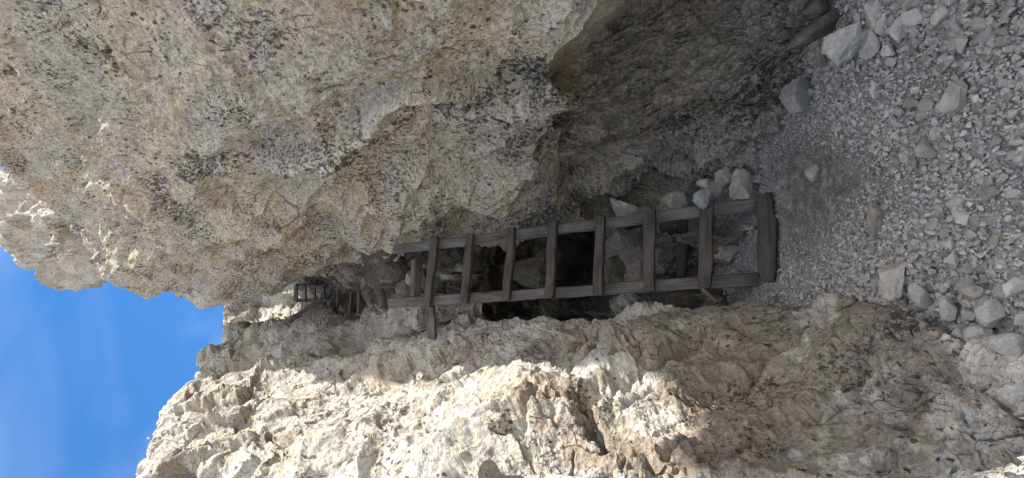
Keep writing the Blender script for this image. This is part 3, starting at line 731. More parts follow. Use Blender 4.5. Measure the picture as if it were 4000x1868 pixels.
# ---- bed of the gully behind and above the ladder
G = []
gpy = np.array([860, 930, 990, 1050, 1110, 1170, 1230, 1300, 1400])
gprof = [(1130, 13.8), (1210, 13.2), (1290, 12.0), (1340, 10.4), (1400, 9.4), (1450, 8.4), (1510, 7.2), (1570, 6.4), (1650, 6.0), (1760, 5.8), (1880, 6.2), (2030, 7.6), (2200, 7.8), (2340, 6.6), (2440, 5.1), (2560, 4.5), (2700, 4.15), (2850, 3.85), (3000, 3.62), (3150, 3.4)]
for p, dd in gprof:
    shift = -70 if p < 1500 else 0
    G.append(W(np.full(9, p), gpy - np.interp(p, [1300, 1600, 2900], [-20, 0, 0]), dd + np.array([-0.5, -0.25, 0, 0.15, 0.15, 0.1, 0, -0.2, -0.5]) * min(1.2, dd / 5) - (np.array([2.6, 2.5, 2.3, 1.7, 0.25, -0.1, 0, 0, 0]) * dd / 10 if 1180 < p < 1560 else 0)))
G.append(G[-1] + [0, -0.3, -0.6])
G = np.stack(G)
def gully_extra(S, PX, PY, DD):
    return -1.3 * blob(PX, PY, 2220, 965, 140, 120) + 0.10 * blob(PX, PY, 1800, 1050, 120, 80)
gully, gullyS = cliff('gully_bed', G, (0, 0, 6), 'dark rubble choked bed of the gully behind the wooden ladder', 600, blocks=(0.5, 0.24, 0.11, 0.05), amp=(0.22, 0.22, 0.2, 0.18), lump_amp=0.2, tone=0.2, extra=gully_extra, dark=0.35, brown=0.55, gully_shade=0.92)
gully['category'] = 'gully'

# ------------------------------------------------------------------ ground: one sheet out to the horizon
def gh(x, y):
    P = np.stack([x, y, np.zeros_like(x)], -1)
    z = 0.035 * fbm(P * 1.1, 3, 700) + 0.012 * fbm(P * 5, 2, 704)
    z = z * np.exp(-np.clip(np.hypot(x - 0.4, y - 2.4) - 3, 0, None) * 0.3)
    z += 0.05 * np.exp(-((x + 0.35) / 0.22) ** 2 - ((y - 1.15) / 0.4) ** 2)          # heap of larger stones by the left cliff
    z += 0.07 * sstep(0.6, 1.5, x) * np.exp(-((y - 2.4) / 1.0) ** 2)                 # scree rising to the right wall
    z += 0.10 * sstep(3.25, 4.0, y) * np.exp(-(x / 1.2) ** 2)
    return z
fx = np.arange(-0.9, 1.7, 0.0125); fy = np.arange(0.8, 4.0, 0.0125)
out = 1.12 ** np.arange(1, 60) * 0.03; out = np.cumsum(out); out = out[out < 400]
gx = np.concatenate([fx[0] - out[::-1], fx, fx[-1] + out]); gy = np.concatenate([fy[0] - out[::-1], fy, fy[-1] + out])
X, Y = np.meshgrid(gx, gy, indexing='ij')
Z = gh(X, Y)
near = np.exp(-np.clip(np.hypot(X - 0.4, Y - 2.4) - 2.2, 0, None) * 2)
P3 = np.stack([X, Y, np.zeros_like(X)], -1)
f_, e_, h_ = facets(P3 / 0.028, 720, 0.5, 0.6)
Z += near * (0.010 * f_ + 0.005 * fbm(P3 * 50, 2, 722))
gcol = mixc(np.broadcast_to(np.array([0.205, 0.196, 0.18], np.float32), P3.shape).astype(np.float32), np.array([0.35, 0.335, 0.315], np.float32), _u(h_))
gpx, gpy, gdd = to_px(np.stack([X, Y, Z], -1))
soil = np.clip(blob(gpx, gpy, 3230, 690, 230, 150, 15) + 0.9 * blob(gpx, gpy, 3130, 850, 120, 200), 0, 1) * (gdd > 0.3)      # trodden earth before the ladder
gcol = mixc(gcol, np.array([0.125, 0.112, 0.097], np.float32), 0.7 * soil * sstep(-0.4, 0.3, fbm(P3 * 9, 4, 730, 0.65)))
me = mesh_from('ground', np.stack([X, Y, Z], -1), grid_faces(*X.shape)); colour_attr(me, gcol)
ground = link('ground', me, M_GROUND)
tag(ground, None, None, None, 'structure')

# ------------------------------------------------------------------ stones
def ico(level):
    bm = bmesh.new(); bmesh.ops.create_icosphere(bm, subdivisions=level, radius=1.0)
    v = np.array([q.co[:] for q in bm.verts], np.float32); f = np.array([[q.index for q in t.verts] for t in bm.faces], np.int32)
    bm.free(); return v, f
ICO = {k: ico(k) for k in (1, 2, 3, 4, 5)}

def stone_verts(seed, level, cuts=11, rough=0.05, flat=(1, 0.8, 0.6), fine=0.0, sharp=True):
    """angular block: a ball cut by random planes, then roughened"""
    r_ = np.random.default_rng(seed)
    v, f = ICO[level]
    n = r_.normal(size=(cuts, 3)); n /= np.linalg.norm(n, axis=1, keepdims=True)
    h = r_.uniform(0.36, 0.86, cuts)
    dt = v @ n.T
    rad = np.min(np.where(dt > 0.05, h / np.maximum(dt, 0.05), 9), axis=1).clip(0.3, 1.0)
    p = v * rad[:, None]
    if rough:
        q = p * 2.2 + seed * 3.1
        p = p * (1 + rough * fbm(q, 3, seed % 97))[:, None]
    if fine:
        fc_, ec_, _ = facets(p * 3.4 + seed, seed % 89, 0.5, 0.5)
        p = p * (1 + fine * fc_ + fine * 0.35 * fbm(p * 9 + seed, 3, seed % 71))[:, None]
    return (p * np.array(flat, np.float32)).astype(np.float32), f

def rand_rot(r_, n, tilt=0.5):
    """rotation matrices: any heading, tilt limited"""
    a = r_.uniform(0, 2 * math.pi, n); t = r_.normal(0, tilt, n); b_ = r_.uniform(0, 2 * math.pi, n)
    ca, sa, ct, st, cb, sb = np.cos(a), np.sin(a), np.cos(t), np.sin(t), np.cos(b_), np.sin(b_)
    o = np.zeros_like(a); l = np.ones_like(a)
    Rz = np.stack([ca, -sa, o, sa, ca, o, o, o, l], -1).reshape(-1, 3, 3)
    Rx = np.stack([l, o, o, o, ct, -st, o, st, ct], -1).reshape(-1, 3, 3)
    Rb = np.stack([cb, -sb, o, sb, cb, o, o, o, l], -1).reshape(-1, 3, 3)
    return Rz @ Rx @ Rb


CR_px = [2700, 2830, 2950, 3075, 3110, 3225, 3330, 3520, 3700]; CR_py = [820, 730, 600, 450, 320, 135, 0, -440, -1000]
CL_px = [2600, 2800, 3150, 3400, 3580, 3720, 3760, 4000, 4600]; CL_py = [1190, 1172, 1155, 1150, 1200, 1275, 1320, 1390, 1600]

def place_mesh(name, v, f, mat, loc, rotm=None, label=None, cat=None, group=None, smooth=False, kind=None):
    me = mesh_from(name, v, tris=f, smooth=smooth)
    o = link(name, me, mat)
    M = Matrix.Translation(Vector(loc))
    if rotm is not None: M = M @ rotm.to_4x4()
    o.matrix_world = M
    return tag(o, label, cat, group, kind)

def boulder(px, py, w, h, d, seed, mat, label, ang=0.0, depth=0.85, level=4, cuts=10, fine=0.11, name='boulder', cat='boulder', rough=0.05, group=None):
    """block seen w px tall (world up) and h px wide, at distance d"""
    if px > 2900 and seed not in (903, 904, 905, 906): d = float(ground_d(px + 0.30 * w, 0.0)) * 0.985
    k = d / FPX * 0.5 * 1.32
    v, f = stone_verts(seed, level, cuts, rough, (h * k, math.sqrt(w * h) * depth * k, w * k), fine)
    rm = Matrix.Rotation(R(ang), 3, 'Y')
    return place_mesh(name, v, f, mat, W(px, py, d), rm, label, cat, group)

BOULDERS = [
 (3315, 158, 130, 160, 2.42, 901, M_PALE, 'largest pale block at the foot of the shaded wall, beside the dark leaning slab', 10, 0.9, 5),
 (3120, 362, 100, 150, 2.78, 902, M_STONE, 'long blue grey boulder lying against the foot of the hollow wall', -38, 0.8, 5),
 (3207, 218, 62, 66, 2.46, 903, M_TAN, 'small reddish tan stone between the pale block and the hollow wall', 10, 0.8, 4),
 (3262, 80, 62, 380, 2.40, 904, M_DARK, 'long dark brown slab leaning in the corner behind the largest pale block', 57, 0.5, 5),
 (3185, 25, 110, 130, 2.47, 905, M_DARK, 'dark greenish boulder jammed behind the leaning brown slab', 20, 0.8, 4),
 (3185, 135, 60, 70, 2.47, 906, M_STONE, 'rough grey stone wedged above the reddish tan stone', 0, 0.8, 4),
 (3730, 378, 95, 105, 1.72, 907, M_TAN, 'brownish three cornered stone standing out of the grey gravel', 15, 0.8, 5),
 (3625, 592, 80, 90, 1.86, 908, M_TAN, 'square tan stone in the middle of the gravel', 5, 0.5, 4),
 (3428, 850, 48, 150, 2.13, 909, M_TAN, 'long narrow brownish stone in the dusty patch before the ladder', 3, 0.7, 4),
 (3487, 1082, 90, 140, 2.03, 910, M_TAN, 'big flat topped tan block beside the left cliff', 6, 0.8, 5),
 (3170, 672, 60, 60, 2.68, 911, M_TAN, 'flat brown stone lying in the dusty patch', 0, 0.5, 4),
 (2848, 975, 120, 125, 3.72, 912, M_BROWNSTONE, 'large brown boulder under the lowest rung of the ladder', 35, 0.8, 5),
 (2432, 815, 105, 95, 4.0, 913, M_TAN, 'pointed tan stone standing behind the ladder rail by the wall', 0, 0.8, 4),
 (2628, 786, 95, 66, 3.74, 914, M_TAN, 'blocky tan stone resting between the ladder rail and the wall', 5, 0.8, 4),
 (2440, 968, 170, 150, 4.5, 915, M_BROWNSTONE, 'big broken tan boulder behind the third rung of the ladder', 25, 0.8, 5),
 (2395, 1060, 85, 105, 4.35, 916, M_DARK, 'dark boulder behind the left rail below the tan boulder', 0, 0.8, 4),
 (2495, 1062, 80, 95, 4.25, 917, M_BROWNSTONE, 'angular grey stone between the second and third rungs', 20, 0.8, 4),
 (2075, 1065, 150, 140, 5.3, 918, M_DARK, 'dark boulder in the black hole behind the middle of the ladder', 0, 0.9, 4),
 (2620, 905, 75, 80, 4.05, 919, M_DARK, 'dark stone behind the ladder above the rotten log', 0, 0.8, 4),
 (2745, 778, 62, 70, 3.42, 920, M_DULL, 'rounded grey stone at the right end of the lowest rung', 0, 0.8, 4),
 (2832, 690, 80, 75, 3.46, 921, M_BROWNSTONE, 'wide tan stone on the rubble pile right of the ladder', 30, 0.6, 4),
 (2892, 725, 80, 105, 3.35, 922, M_TAN, 'upright tan slab on the rubble pile right of the ladder foot', -10, 0.6, 4),
 (2948, 702, 60, 55, 3.22, 923, M_BROWNSTONE, 'small tan block at the lower end of the rubble pile', 0, 0.7, 4),
 (2935, 778, 34, 44, 3.25, 924, M_DULL, 'small grey stone touching the foot of the right rail', 0, 0.8, 3),
 (2795, 738, 50, 62, 3.5, 925, M_DULL, 'grey stone at the top of the rubble pile right of the ladder', 10, 0.7, 4),
 (2760, 720, 60, 60, 3.62, 926, M_STONE, 'grey stone tucked under the wall above the rubble pile', 0, 0.8, 3),
 (1300, 1192, 34, 110, 10.2, 927, M_TAN, 'warped reddish rock slab in front of the topmost crib log', 0, 0.6, 4),
 (1340, 1215, 40, 46, 9.7, 928, M_STONE, 'pointed grey stone between the upper crib logs', 0, 0.7, 3),
 (1452, 1158, 78, 80, 8.0, 929, M_BROWNSTONE, 'broad grey rock slab behind the leaning round log', 10, 0.6, 4),
 (1268, 1252, 34, 34, 10.6, 930, M_PALE, 'pale stone on the ledge below the upper ladder', 0, 0.8, 3),
 (1575, 1112, 50, 80, 6.0, 931, M_BROWNSTONE, 'spotted grey rock between the two logs at the ladder top', 0, 0.8, 4),
 (1600, 1095, 30, 62, 5.8, 932, M_PALE, 'narrow pale rock beside the upper log', 8, 0.8, 3),
 (1655, 1085, 46, 60, 5.5, 933, M_BROWNSTONE, 'tan rock showing behind the topmost rung', 0, 0.8, 4),
 (1545, 1075, 36, 46, 6.3, 934, M_BROWNSTONE, 'brown rock beside the leaning round log', 0, 0.8, 3),
 (1205, 1232, 150, 110, 12.2, 935, M_BROWNSTONE, 'rounded dark rock bulge left of the upper ladder', 0, 0.8, 5),
 (3420, 55, 76, 109, 2.16, 936, M_STONE, 'tall grey stone above the largest pale block', 15, 0.8, 4),
 (3505, 118, 50, 80, 2.02, 937, M_PALE, 'upright pale stone in the row at the wall foot', 5, 0.8, 4),
 (3455, 95, 46, 63, 2.08, 938, M_TAN, 'pitted brownish stone beside the upright pale stone', 20, 0.8, 4),
 (3405, 170, 63, 101, 2.16, 939, M_STONE, 'rusty stained grey stone just below the largest pale block', 12, 0.8, 4),
 (3575, 60, 71, 71, 1.95, 940, M_STONE, 'thick grey stone among the stones near the wall foot', 0, 0.8, 4),
 (3665, 75, 67, 67, 1.84, 941, M_STONE, 'squat grey stone farthest from the ladder along the wall foot', 0, 0.8, 4),
 (3470, 200, 50, 67, 2.06, 942, M_STONE, 'grey angular stone under the row at the wall foot', -15, 0.8, 4),
 (3832, 1312, 77, 88, 1.60, 943, M_PALE, 'pale square stone at the edge of the heap by the left cliff', 5, 0.8, 4),
 (3768, 1312, 67, 71, 1.66, 944, M_PALE, 'white faced stone tipping over the edge against the left cliff', 0, 0.8, 4),
 (3955, 1352, 126, 76, 1.46, 945, M_PALE, 'long white stone lowest on the heap by the left cliff', -8, 0.8, 4),
 (3880, 1225, 84, 92, 1.56, 946, M_STONE, 'large rounded grey stone on the heap by the left cliff', 0, 0.8, 4),
 (3700, 1205, 59, 76, 1.74, 947, M_STONE, 'grey stone leaning on the cliff foot at the heap edge', 10, 0.8, 4),
 (3600, 1158, 50, 92, 1.87, 948, M_PALE, 'pointed pale stone touching the left cliff foot', -35, 0.7, 4),
 (3790, 1130, 59, 67, 1.66, 949, M_TAN, 'tan stone on top of the heap by the left cliff', 0, 0.8, 4),
 (3960, 1130, 92, 76, 1.48, 950, M_STONE, 'broad grey stone at the near end of the heap', 10, 0.7, 4),
 (3430, 1120, 50, 67, 2.12, 951, M_STONE, 'flat grey stone beside the big tan block', 40, 0.6, 4),
]
for (px, py, w, h, d, sd, mat, lab, ang, dep, lev) in BOULDERS:
    big = max(w, h) > 75
    boulder(px, py, w, h, d, sd, mat, lab, ang, dep, lev, name='boulder' if big else 'stone', cat='boulder' if big else 'stone')

# ---- gravel: the loose stones; the largest in view are things, the rest is one mass
NST = 33000
r_ = np.random.default_rng(5)
cx = r_.uniform(-0.75, 1.75, NST * 12); cy = r_.uniform(0.85, 4.2, NST * 12)
px_, py_, d_ = to_px(np.stack([cx, cy, gh(cx, cy)], -1))
ok = (py_ > np.interp(px_, CR_px, CR_py) - 60) & (py_ < np.interp(px_, CL_px, CL_py) + 50) & (px_ < 4700) & (px_ > 2560)
# fewer where the dusty patch is
dust = np.clip(blob(px_, py_, 3230, 690, 210, 130, 15) + 0.9 * blob(px_, py_, 3130, 850, 110, 190) + 0.5 * blob(px_, py_, 2950, 950, 70, 140), 0, 1)
ok &= r_.uniform(size=len(cx)) > dust * 0.45
cx, cy, px_, py_, d_, dust = [a[ok][:NST] for a in (cx, cy, px_, py_, d_, dust)]
NST = len(cx)
size = np.exp(r_.normal(math.log(0.0095), 0.5, NST))                     # half sizes in metres
heap = np.clip(blob(px_, py_, 3900, 1220, 330, 190, 25) + 0.8 * blob(px_, py_, 3650, 90, 330, 130, 10) + 0.35 * blob(px_, py_, 3600, 1050, 260, 120), 0, 1)
size *= (1 + 0.6 * heap) * (1 - 0.5 * dust) * np.interp(px_, [2900, 3200, 3900], [0.9, 0.85, 0.92])
size = np.clip(size, 0.004, 0.05)
big_k = np.argsort(-(size / d_) * ((px_ < 3990) & (px_ > 2700) & (py_ > 0)))[:300]
is_big = np.zeros(NST, bool); is_big[big_k] = True
rots = rand_rot(r_, NST, 0.45)
zz = gh(cx, cy) + size * r_.uniform(-0.05, 0.65, NST)
# mass
vs_, fs_, cs_, nv = [], [], [], 0
def hull_stone(seed, n, flat, sub=0, rough=0.0):
    """sharp edged chip: convex hull of a few scattered points"""
    q_ = np.random.default_rng(seed)
    p = q_.normal(size=(n, 3)); p /= np.linalg.norm(p, axis=1, keepdims=True); p *= q_.uniform(0.72, 1.0, (n, 1))
    bm = bmesh.new()
    for c in p * np.array(flat): bm.verts.new(c)
    g = bmesh.ops.convex_hull(bm, input=bm.verts[:])
    junk = [e for e in g['geom_interior'] if isinstance(e, bmesh.types.BMVert)]
    if junk: bmesh.ops.delete(bm, geom=junk, context='VERTS')
    if sub: bmesh.ops.subdivide_edges(bm, edges=bm.edges[:], cuts=sub, use_grid_fill=True)
    bmesh.ops.triangulate(bm, faces=bm.faces[:])
    bm.verts.index_update()
    v = np.array([c.co[:] for c in bm.verts], np.float32); f = np.array([[c.index for c in t.verts] for t in bm.faces], np.int32)
    bm.free()
    if rough: v = v * (1 + rough * fbm(v * 3.1 + seed, 3, seed % 83))[:, None]
    return v, f
HULLS = [hull_stone(1000 + k, 10, (1.1, r_.uniform(0.6, 0.95), r_.uniform(0.45, 0.8))) for k in range(30)]
HULLS2 = [hull_stone(1100 + k, 13, (1.1, r_.uniform(0.6, 0.95), r_.uniform(0.42, 0.75)), 1, 0.07) for k in range(18)]
tone = np.clip(r_.normal(0.97, 0.10, NST), 0.62, 1.3)
warm = r_.uniform(0, 1, NST) ** 3
for k in range(NST):
    if is_big[k]: continue
    v, f = (HULLS2[k % 18] if size[k] > 0.023 else HULLS[k % 30])
    p = (v * size[k]) @ rots[k].T + (cx[k], cy[k], zz[k])
    vs_.append(p); fs_.append(f + nv); nv += len(v)
    base = np.array([0.39, 0.38, 0.368]) * (1 - 0.5 * warm[k]) + np.array([0.38, 0.31, 0.23]) * 0.5 * warm[k]
    cs_.append(np.broadcast_to(base * tone[k] * (1 - 0.38 * dust[k]), (len(v), 3)))
me = mesh_from('gravel', np.concatenate(vs_).astype(np.float32), tris=np.concatenate(fs_)); colour_attr(me, np.concatenate(cs_).astype(np.float32))
gravel = link('gravel', me, M_GRAVEL)
tag(gravel, 'loose angular grey limestone gravel covering the ground', 'gravel', None, 'stuff')
# things
VARS = []
for k in range(14):
    v, f = hull_stone(1300 + k, 15, (1.1, rng.uniform(0.65, 0.95), rng.uniform(0.45, 0.75)), 3, 0.12)
    VARS.append([mesh_from('stone', v, tris=f) for _ in range(1)][0])
for k, me in enumerate(VARS): me.materials.append((M_STONE, M_STONE, M_STONE, M_STONE, M_TAN, M_STONE, M_STONE)[k % 7])
for k in big_k:
    o = bpy.data.objects.new('stone', VARS[int(k) % 14]); COL.objects.link(o)
    M = Matrix(rots[k].tolist()).to_4x4(); M = Matrix.Translation((cx[k], cy[k], zz[k])) @ M @ Matrix.Diagonal((size[k], size[k], size[k], 1))
    o.matrix_world = M
    if px_[k] > 3500 and py_[k] > 1000: tag(o, 'loose angular stone on the heap of coarse rubble by the left cliff', 'stone', 'coarse stones heaped by the left cliff')
    elif py_[k] < 300: tag(o, 'loose angular stone in the coarse scree at the foot of the shaded wall', 'stone', 'scree stones at the shaded wall foot')
    elif px_[k] < 3150: tag(o, 'loose angular stone lying on the gravel around the ladder foot', 'stone', 'stones around the ladder foot')
    else: tag(o, 'loose angular stone lying in the open gravel in front of the ladder', 'stone', 'stones lying in the open gravel')

# ------------------------------------------------------------------ timber
def board_mesh(name, L_, w, t, seed, wav=0.006, seg=26, chamfer=0.12, round_=False, taper=0.0, worn=0.0):
    """sawn or split timber along local X, face towards +Z, edges wander"""
    r_ = np.random.default_rng(seed)
    if round_:
        a = np.linspace(0, 2 * math.pi, 14, endpoint=False); sec = np.stack([0.5 * w * np.cos(a), 0.5 * t * np.sin(a)], -1)
    else:
        c = chamfer * t; hw, ht = w / 2, t / 2
        sec = np.array([(-hw + c, ht), (-hw * .33, ht), (hw * .33, ht), (hw - c, ht), (hw, ht - c), (hw, 0), (hw, -ht + c), (hw - c, -ht), (0, -ht), (-hw + c, -ht), (-hw, -ht + c), (-hw, 0), (-hw, ht - c)])
    xs = np.linspace(-L_ / 2, L_ / 2, seg); n = len(sec)
    P = np.zeros((seg, n, 3), np.float32)
    P[..., 0] = xs[:, None]; P[..., 1] = sec[None, :, 0]; P[..., 2] = sec[None, :, 1]
    base = np.stack([P[..., 0] * 4.0, np.sign(P[..., 1]) * 3.0 + seed * 1.7, np.zeros_like(P[..., 0])], -1)
    side = np.clip(np.abs(P[..., 1]) / (w / 2), 0, 1)
    P[..., 1] += wav * 1.8 * perlin(base, seed % 91) * side * np.sign(P[..., 1] + 1e-6)
    P[..., 1] += wav * 0.8 * perlin(base * 3.1, seed % 77) * side
    P[..., 1] += wav * 1.2 * perlin(np.stack([P[..., 0] * 2.2, np.full_like(P[..., 0], seed * 0.37), np.zeros_like(P[..., 0])], -1), 5)
    P[..., 2] += wav * 0.6 * perlin(np.stack([P[..., 0] * 5, P[..., 1] * 20, np.full_like(P[..., 0], seed * 0.7)], -1), seed % 63)
    P[..., 1:] *= (1 + taper * P[..., :1] / L_)
    if worn: P[..., 1] *= 1 - worn * sstep(L_ / 2 - 0.10, L_ / 2, np.abs(P[..., 0])) ** 1.5
    end = np.abs(P[..., 0]) > L_ / 2 - 1e-5
    P[..., 0] += end * 0.5 * wav * r_.normal(size=P.shape[:2])
    verts = P.reshape(-1, 3)
    i = np.arange(seg - 1)[:, None] * n + np.arange(n)[None, :]; j = np.arange(seg - 1)[:, None] * n + (np.arange(n) + 1)[None, :] % n
    q = np.stack([i, j, j + n, i + n], -1).reshape(-1, 4)
    t1 = np.stack([q[:, 0], q[:, 1], q[:, 2]], -1); t2 = np.stack([q[:, 0], q[:, 2], q[:, 3]], -1)
    nv0 = len(verts); ca = P[0].mean(0); cb = P[-1].mean(0)
    verts = np.concatenate([verts, [ca], [cb]])
    k = np.arange(n); k2 = (k + 1) % n
    e1 = np.stack([np.full(n, nv0), k2, k], -1); e2 = np.stack([np.full(n, nv0 + 1), (seg - 1) * n + k, (seg - 1) * n + k2], -1)
    T = np.concatenate([t1, t2, e1, e2])[:, ::-1]
    return mesh_from(name, verts, tris=T)

def frame_of(p0, p1, face):
    """orthonormal frame: X along p0->p1, Z near the face direction"""
    x = (p1 - p0).normalized(); z = face - face.dot(x) * x; z.normalize(); y = z.cross(x)
    return Matrix((x, y, z)).transposed().to_4x4(), (p0 + p1) / 2

def board(name, p0, p1, w, t, face, mat, seed, parent=None, roll=0.0, **kw):
    M, c = frame_of(p0, p1, face)
    if M.to_3x3().col[1].z > 0: roll = -roll
    me = board_mesh(name, (p1 - p0).length, w, t, seed, **kw)
    o = link(name, me, mat)
    Mw = Matrix.Translation(c) @ M @ Matrix.Rotation(roll, 4, 'X')
    if parent is not None:
        o.parent = parent; o.matrix_local = Matrix.Translation(-parent.location) @ Mw if parent.parent is None and parent.type == 'EMPTY' else Mw
    else: o.matrix_world = Mw
    return o

NAILV, NAILF = ICO[1]
nail_me = mesh_from('nail', NAILV * np.array([0.009, 0.009, 0.003]), tris=NAILF); nail_me.materials.append(M_NAIL)
def nail(parent, x, y, z):
    o = bpy.data.objects.new('nail', nail_me); COL.objects.link(o); o.parent = parent; o.location = (x, y, z)

def empty(name, loc, label, cat, group=None):
    e = bpy.data.objects.new(name, None); COL.objects.link(e); e.location = loc; e.empty_display_size = 0.2
    return tag(e, label, cat, group)

def lad_d(px):
    q = (2000.0 - px) / FPX; s = (q + .453) / (.677 - .25 * q)
    return 3.48 * (1 + .25 * s)

rail_r = (V(2955, 801, lad_d(2955)), V(1543, 977, lad_d(1543)))
rail_l = (V(2962, 1092, lad_d(2962)), V(1522, 1184, lad_d(1522)))
up_ = ((rail_r[1] - rail_r[0]).normalized() + (rail_l[1] - rail_l[0]).normalized()).normalized()
across = (rail_l[0] - rail_r[0]).normalized()
lface = up_.cross(across)
if lface.y > 0: lface = -lface
lface.normalize()
base = (rail_r[0] + rail_l[0]) / 2
ladder = empty('wooden_ladder', base, 'weathered wooden ladder of thick planks leaning up the gully from the gravel', 'ladder', None)
for k, (a, b_) in enumerate((rail_r, rail_l)):
    board('rail', a, b_, 0.098, 0.062, lface, M_RAIL, 31 + k, ladder, seg=60, wav=0.005)
RUNGS = [(2757, 783, 2754, 1121, .095), (2542, 818, 2538, 1133, .088), (2348, 844, 2338, 1147, .086), (2166, 867, 2155, 1157, .088), (2006, 890, 1988, 1166, .086), (1850, 914, 1826, 1176, .088), (1709, 926, 1684, 1192, .092)]
for k, (xa, ya, xb, yb, w_) in enumerate(RUNGS):
    off = lface * 0.054
    a = V(xa, ya, lad_d(xa)) + off; b_ = V(xb, yb, lad_d(xb)) + off
    rg = board('rung', a, b_, w_, 0.05, lface, M_RUNG, 50 + k * 3, ladder, roll=R(14), seg=30, wav=0.009)
    hl = (b_ - a).length / 2
    for sx in (-1, 1):
        for q in (-1, 1):
            nail(rg, sx * (hl - 0.045 - 0.012 * q), q * w_ * 0.2, 0.0262)
# brace from the ladder to the left cliff
a = V(1682, 1194, lad_d(1682)) ; b_ = V(1686, 1320, lad_d(1682) + 0.12)
br = board('brace_plank', a, b_, 0.098, 0.05, lface, M_RAIL, 81, None, seg=16, wav=0.006)
tag(br, 'short grey plank bracing the top of the ladder against the left cliff', 'plank')
hl = (b_ - a).length / 2
for q in (-1, 1):
    nail(br, -hl + 0.05, q * 0.022, 0.0262); nail(br, -hl + 0.10, q * 0.02 + 0.004, 0.0262)
# plank bedded in the gravel at the foot
zf = 0.055
a = V(2992, 756, ground_d(2992, zf)); b_ = V(3004, 1100, ground_d(3004, zf))
pl = board('foot_plank', a, b_, 0.125, 0.06, Vector((0, -0.8, 0.6)), M_PLANK, 91, None, seg=40, wav=0.009, worn=0.4)
tag(pl, 'dark brown plank bedded in the gravel at the foot of the ladder', 'plank')
a = V(2668, 862, 3.98); b_ = V(2664, 1085, 3.92)
lg = board('log', a, b_, 0.095, 0.085, Vector((0, -1, .3)), M_BLACKLOG, 95, None, seg=24, wav=0.012, round_=True)
tag(lg, 'rotten black log lying behind the ladder above the lowest rung', 'log')
lg = board('stick', V(2745, 1130, 3.45), V(2800, 1185, 3.3), 0.03, 0.03, Vector((0, -1, .3)), M_LOG, 96, None, seg=10, wav=0.006, round_=True)
tag(lg, 'thin stick poking out beside the left rail foot', 'stick')
# logs stepping up the gully
a = V(1628, 1015, 5.3); b_ = V(1622, 1185, 5.25)
lg = board('log', a, b_, 0.085, 0.12, Vector((0, -0.75, 0.65)), M_LOG, 97, None, seg=22, wav=0.01); tag(lg, 'split log step just above the top rung of the ladder', 'log')
a = V(1472, 1050, 6.6); b_ = V(1497, 1200, 6.5)
lg = board('log', a, b_, 0.125, 0.12, Vector((0, -0.8, 0.6)), M_LOG, 98, None, seg=22, wav=0.012, round_=True); tag(lg, 'leaning round log wedged between the gully walls above the ladder', 'log')
for k, (x0, y0, x1, y1, d, w_, lab) in enumerate([(1404, 1135, 1402, 1226, 8.7, .085, 'lowest of the three dark crib logs, nearest the round log'), (1373, 1140, 1368, 1236, 9.3, .085, 'middle one of the three dark crib logs in the gully'), (1322, 1135, 1318, 1258, 10.0, .10, 'highest crib log, just under the upper ladder')]):
    lg = board('log', V(x0, y0, d), V(x1, y1, d), w_ * 0.85, 0.065, Vector((0, -0.8, 0.5)), M_LOG, 110 + k, None, seg=14, wav=0.012); tag(lg, lab, 'log', 'crib logs stepping up the gully')

# upper ladder, small in the distance
ua = (V(1268, 1121, 11.6), V(1155, 1115, 12.4)); ub = (V(1305, 1176, 11.4), V(1152, 1172, 12.4))
lad2 = empty('wooden_ladder', (ua[0] + ub[0]) / 2, 'small distant grey wooden ladder near the head of the gully', 'ladder')
uf = (ua[1] - ua[0]).cross(ub[0] - ua[0]).normalized()
if uf.y > 0: uf = -uf
board('rail', ua[0], ua[1], 0.075, 0.05, uf, M_RAIL, 131, lad2, seg=10); board('rail', ub[0], ub[1], 0.085, 0.05, uf, M_RAIL, 132, lad2, seg=10)
for k, x in enumerate((1165, 1199, 1235, 1271)):
    dd = np.interp(x, [1152, 1305], [12.4, 11.45])
    board('rung', V(x, 1109, dd) + uf * 0.05, V(x + 3, 1180, dd) + uf * 0.05, 0.055, 0.045, uf, M_LOG, 140 + k, lad2, seg=8)
bd = board('board', V(1153, 1116, 12.7), V(1153, 1168, 12.7), 0.075, 0.03, uf, M_RAIL, 150, None, seg=8); tag(bd, 'pale board standing across the top of the distant upper ladder', 'board')

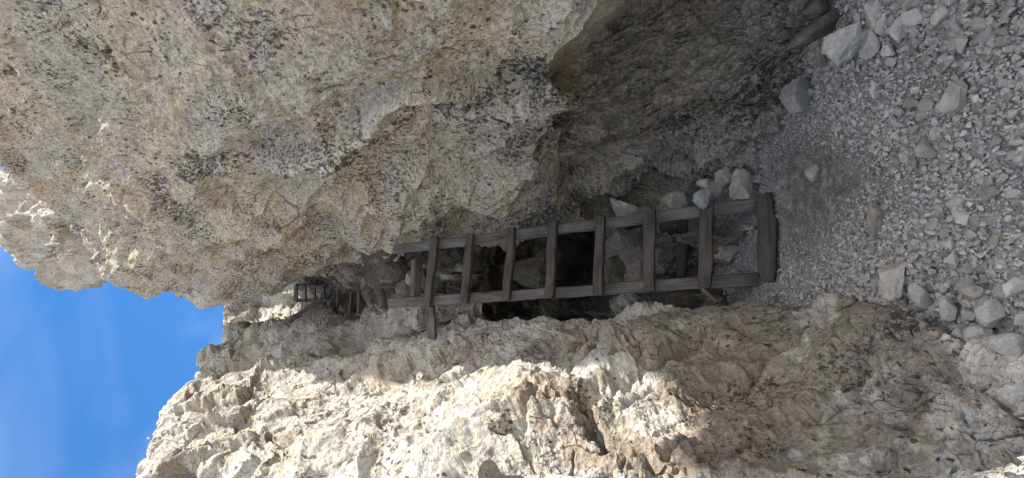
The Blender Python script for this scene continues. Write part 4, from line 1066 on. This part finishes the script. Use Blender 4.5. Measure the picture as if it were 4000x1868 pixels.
# ------------------------------------------------------------------ small plants on the sunlit cliff
def ray_hit(px, py):
    o = Vector((0, 0, CAM_Z)); t = (V(px, py, 1.0) - o)
    dg = bpy.context.evaluated_depsgraph_get()
    ok, loc, nrm, *_ = scene.ray_cast(dg, o, t.normalized())
    return (loc, nrm) if ok else (None, None)
bpy.context.view_layer.update()
def tuft(px, py, size, seed, label, leaves=26, bare=False):
    loc, nrm = ray_hit(px, py)
    if loc is None: return
    r_ = random.Random(seed)
    root = empty('cliff_plant', loc, label, 'plant', None)
    for part, n, mat in (('foliage', leaves, M_LEAF), ('stalk', 6, M_STALK)):
        vs, fs = [], []
        for k in range(n):
            dirv = (nrm * 1.0 + Vector((r_.uniform(-1, 1), r_.uniform(-1, 1), r_.uniform(-.4, 1)))).normalized()
            side = dirv.cross(Vector((r_.uniform(-1, 1), r_.uniform(-1, 1), r_.uniform(-1, 1)))).normalized()
            st = dirv * size * r_.uniform(0, .5) * (part == 'foliage'); Ln = size * r_.uniform(.35, .8); wd = Ln * (.22 if part == 'foliage' else .03)
            b0 = len(vs); nn = dirv.cross(side) * wd * .5
            vs += [st - side * wd * .2, st + side * wd * .2, st + dirv * Ln * .5 + side * wd + nn, st + dirv * Ln, st + dirv * Ln * .5 - side * wd + nn]
            fs += [(b0, b0 + 1, b0 + 2), (b0, b0 + 2, b0 + 4), (b0 + 4, b0 + 2, b0 + 3)]
        link(part, mesh_from(part, np.array([v[:] for v in vs], np.float32), tris=np.array(fs)), mat, root)
tuft(1340, 1458, 0.065, 1, 'small bright green plant growing from a crack high on the sunlit cliff')
tuft(1735, 1488, 0.05, 2, 'low green tuft growing under a block on the sunlit cliff', 20)
tuft(1745, 1560, 0.035, 3, 'tiny grey green cushion plant below the low tuft', 14)

# a single flower standing out from the cliff top against the sky
fb_ = V(622, 1712, 5.45); ft = V(580, 1712, 5.45)
fl = empty('alpine_flower', fb_, 'single small white flower on a thin stem at the cliff edge against the sky', 'flower')
st = board('stem', fb_, ft, 0.004, 0.004, Vector((0, -1, 0)), M_STALK, 160, fl, seg=6, wav=0.001, round_=True)
hv, hf = ICO[2]
hd = link('flower_head', mesh_from('flower_head', hv * 0.013, tris=hf), M_PETAL, fl); hd.location = ft - fb_
print('TRIS', sum(len(o.data.polygons) * (2 if o.data.polygons[0].loop_total == 4 else 1) for o in COL.objects if o.type == 'MESH'))
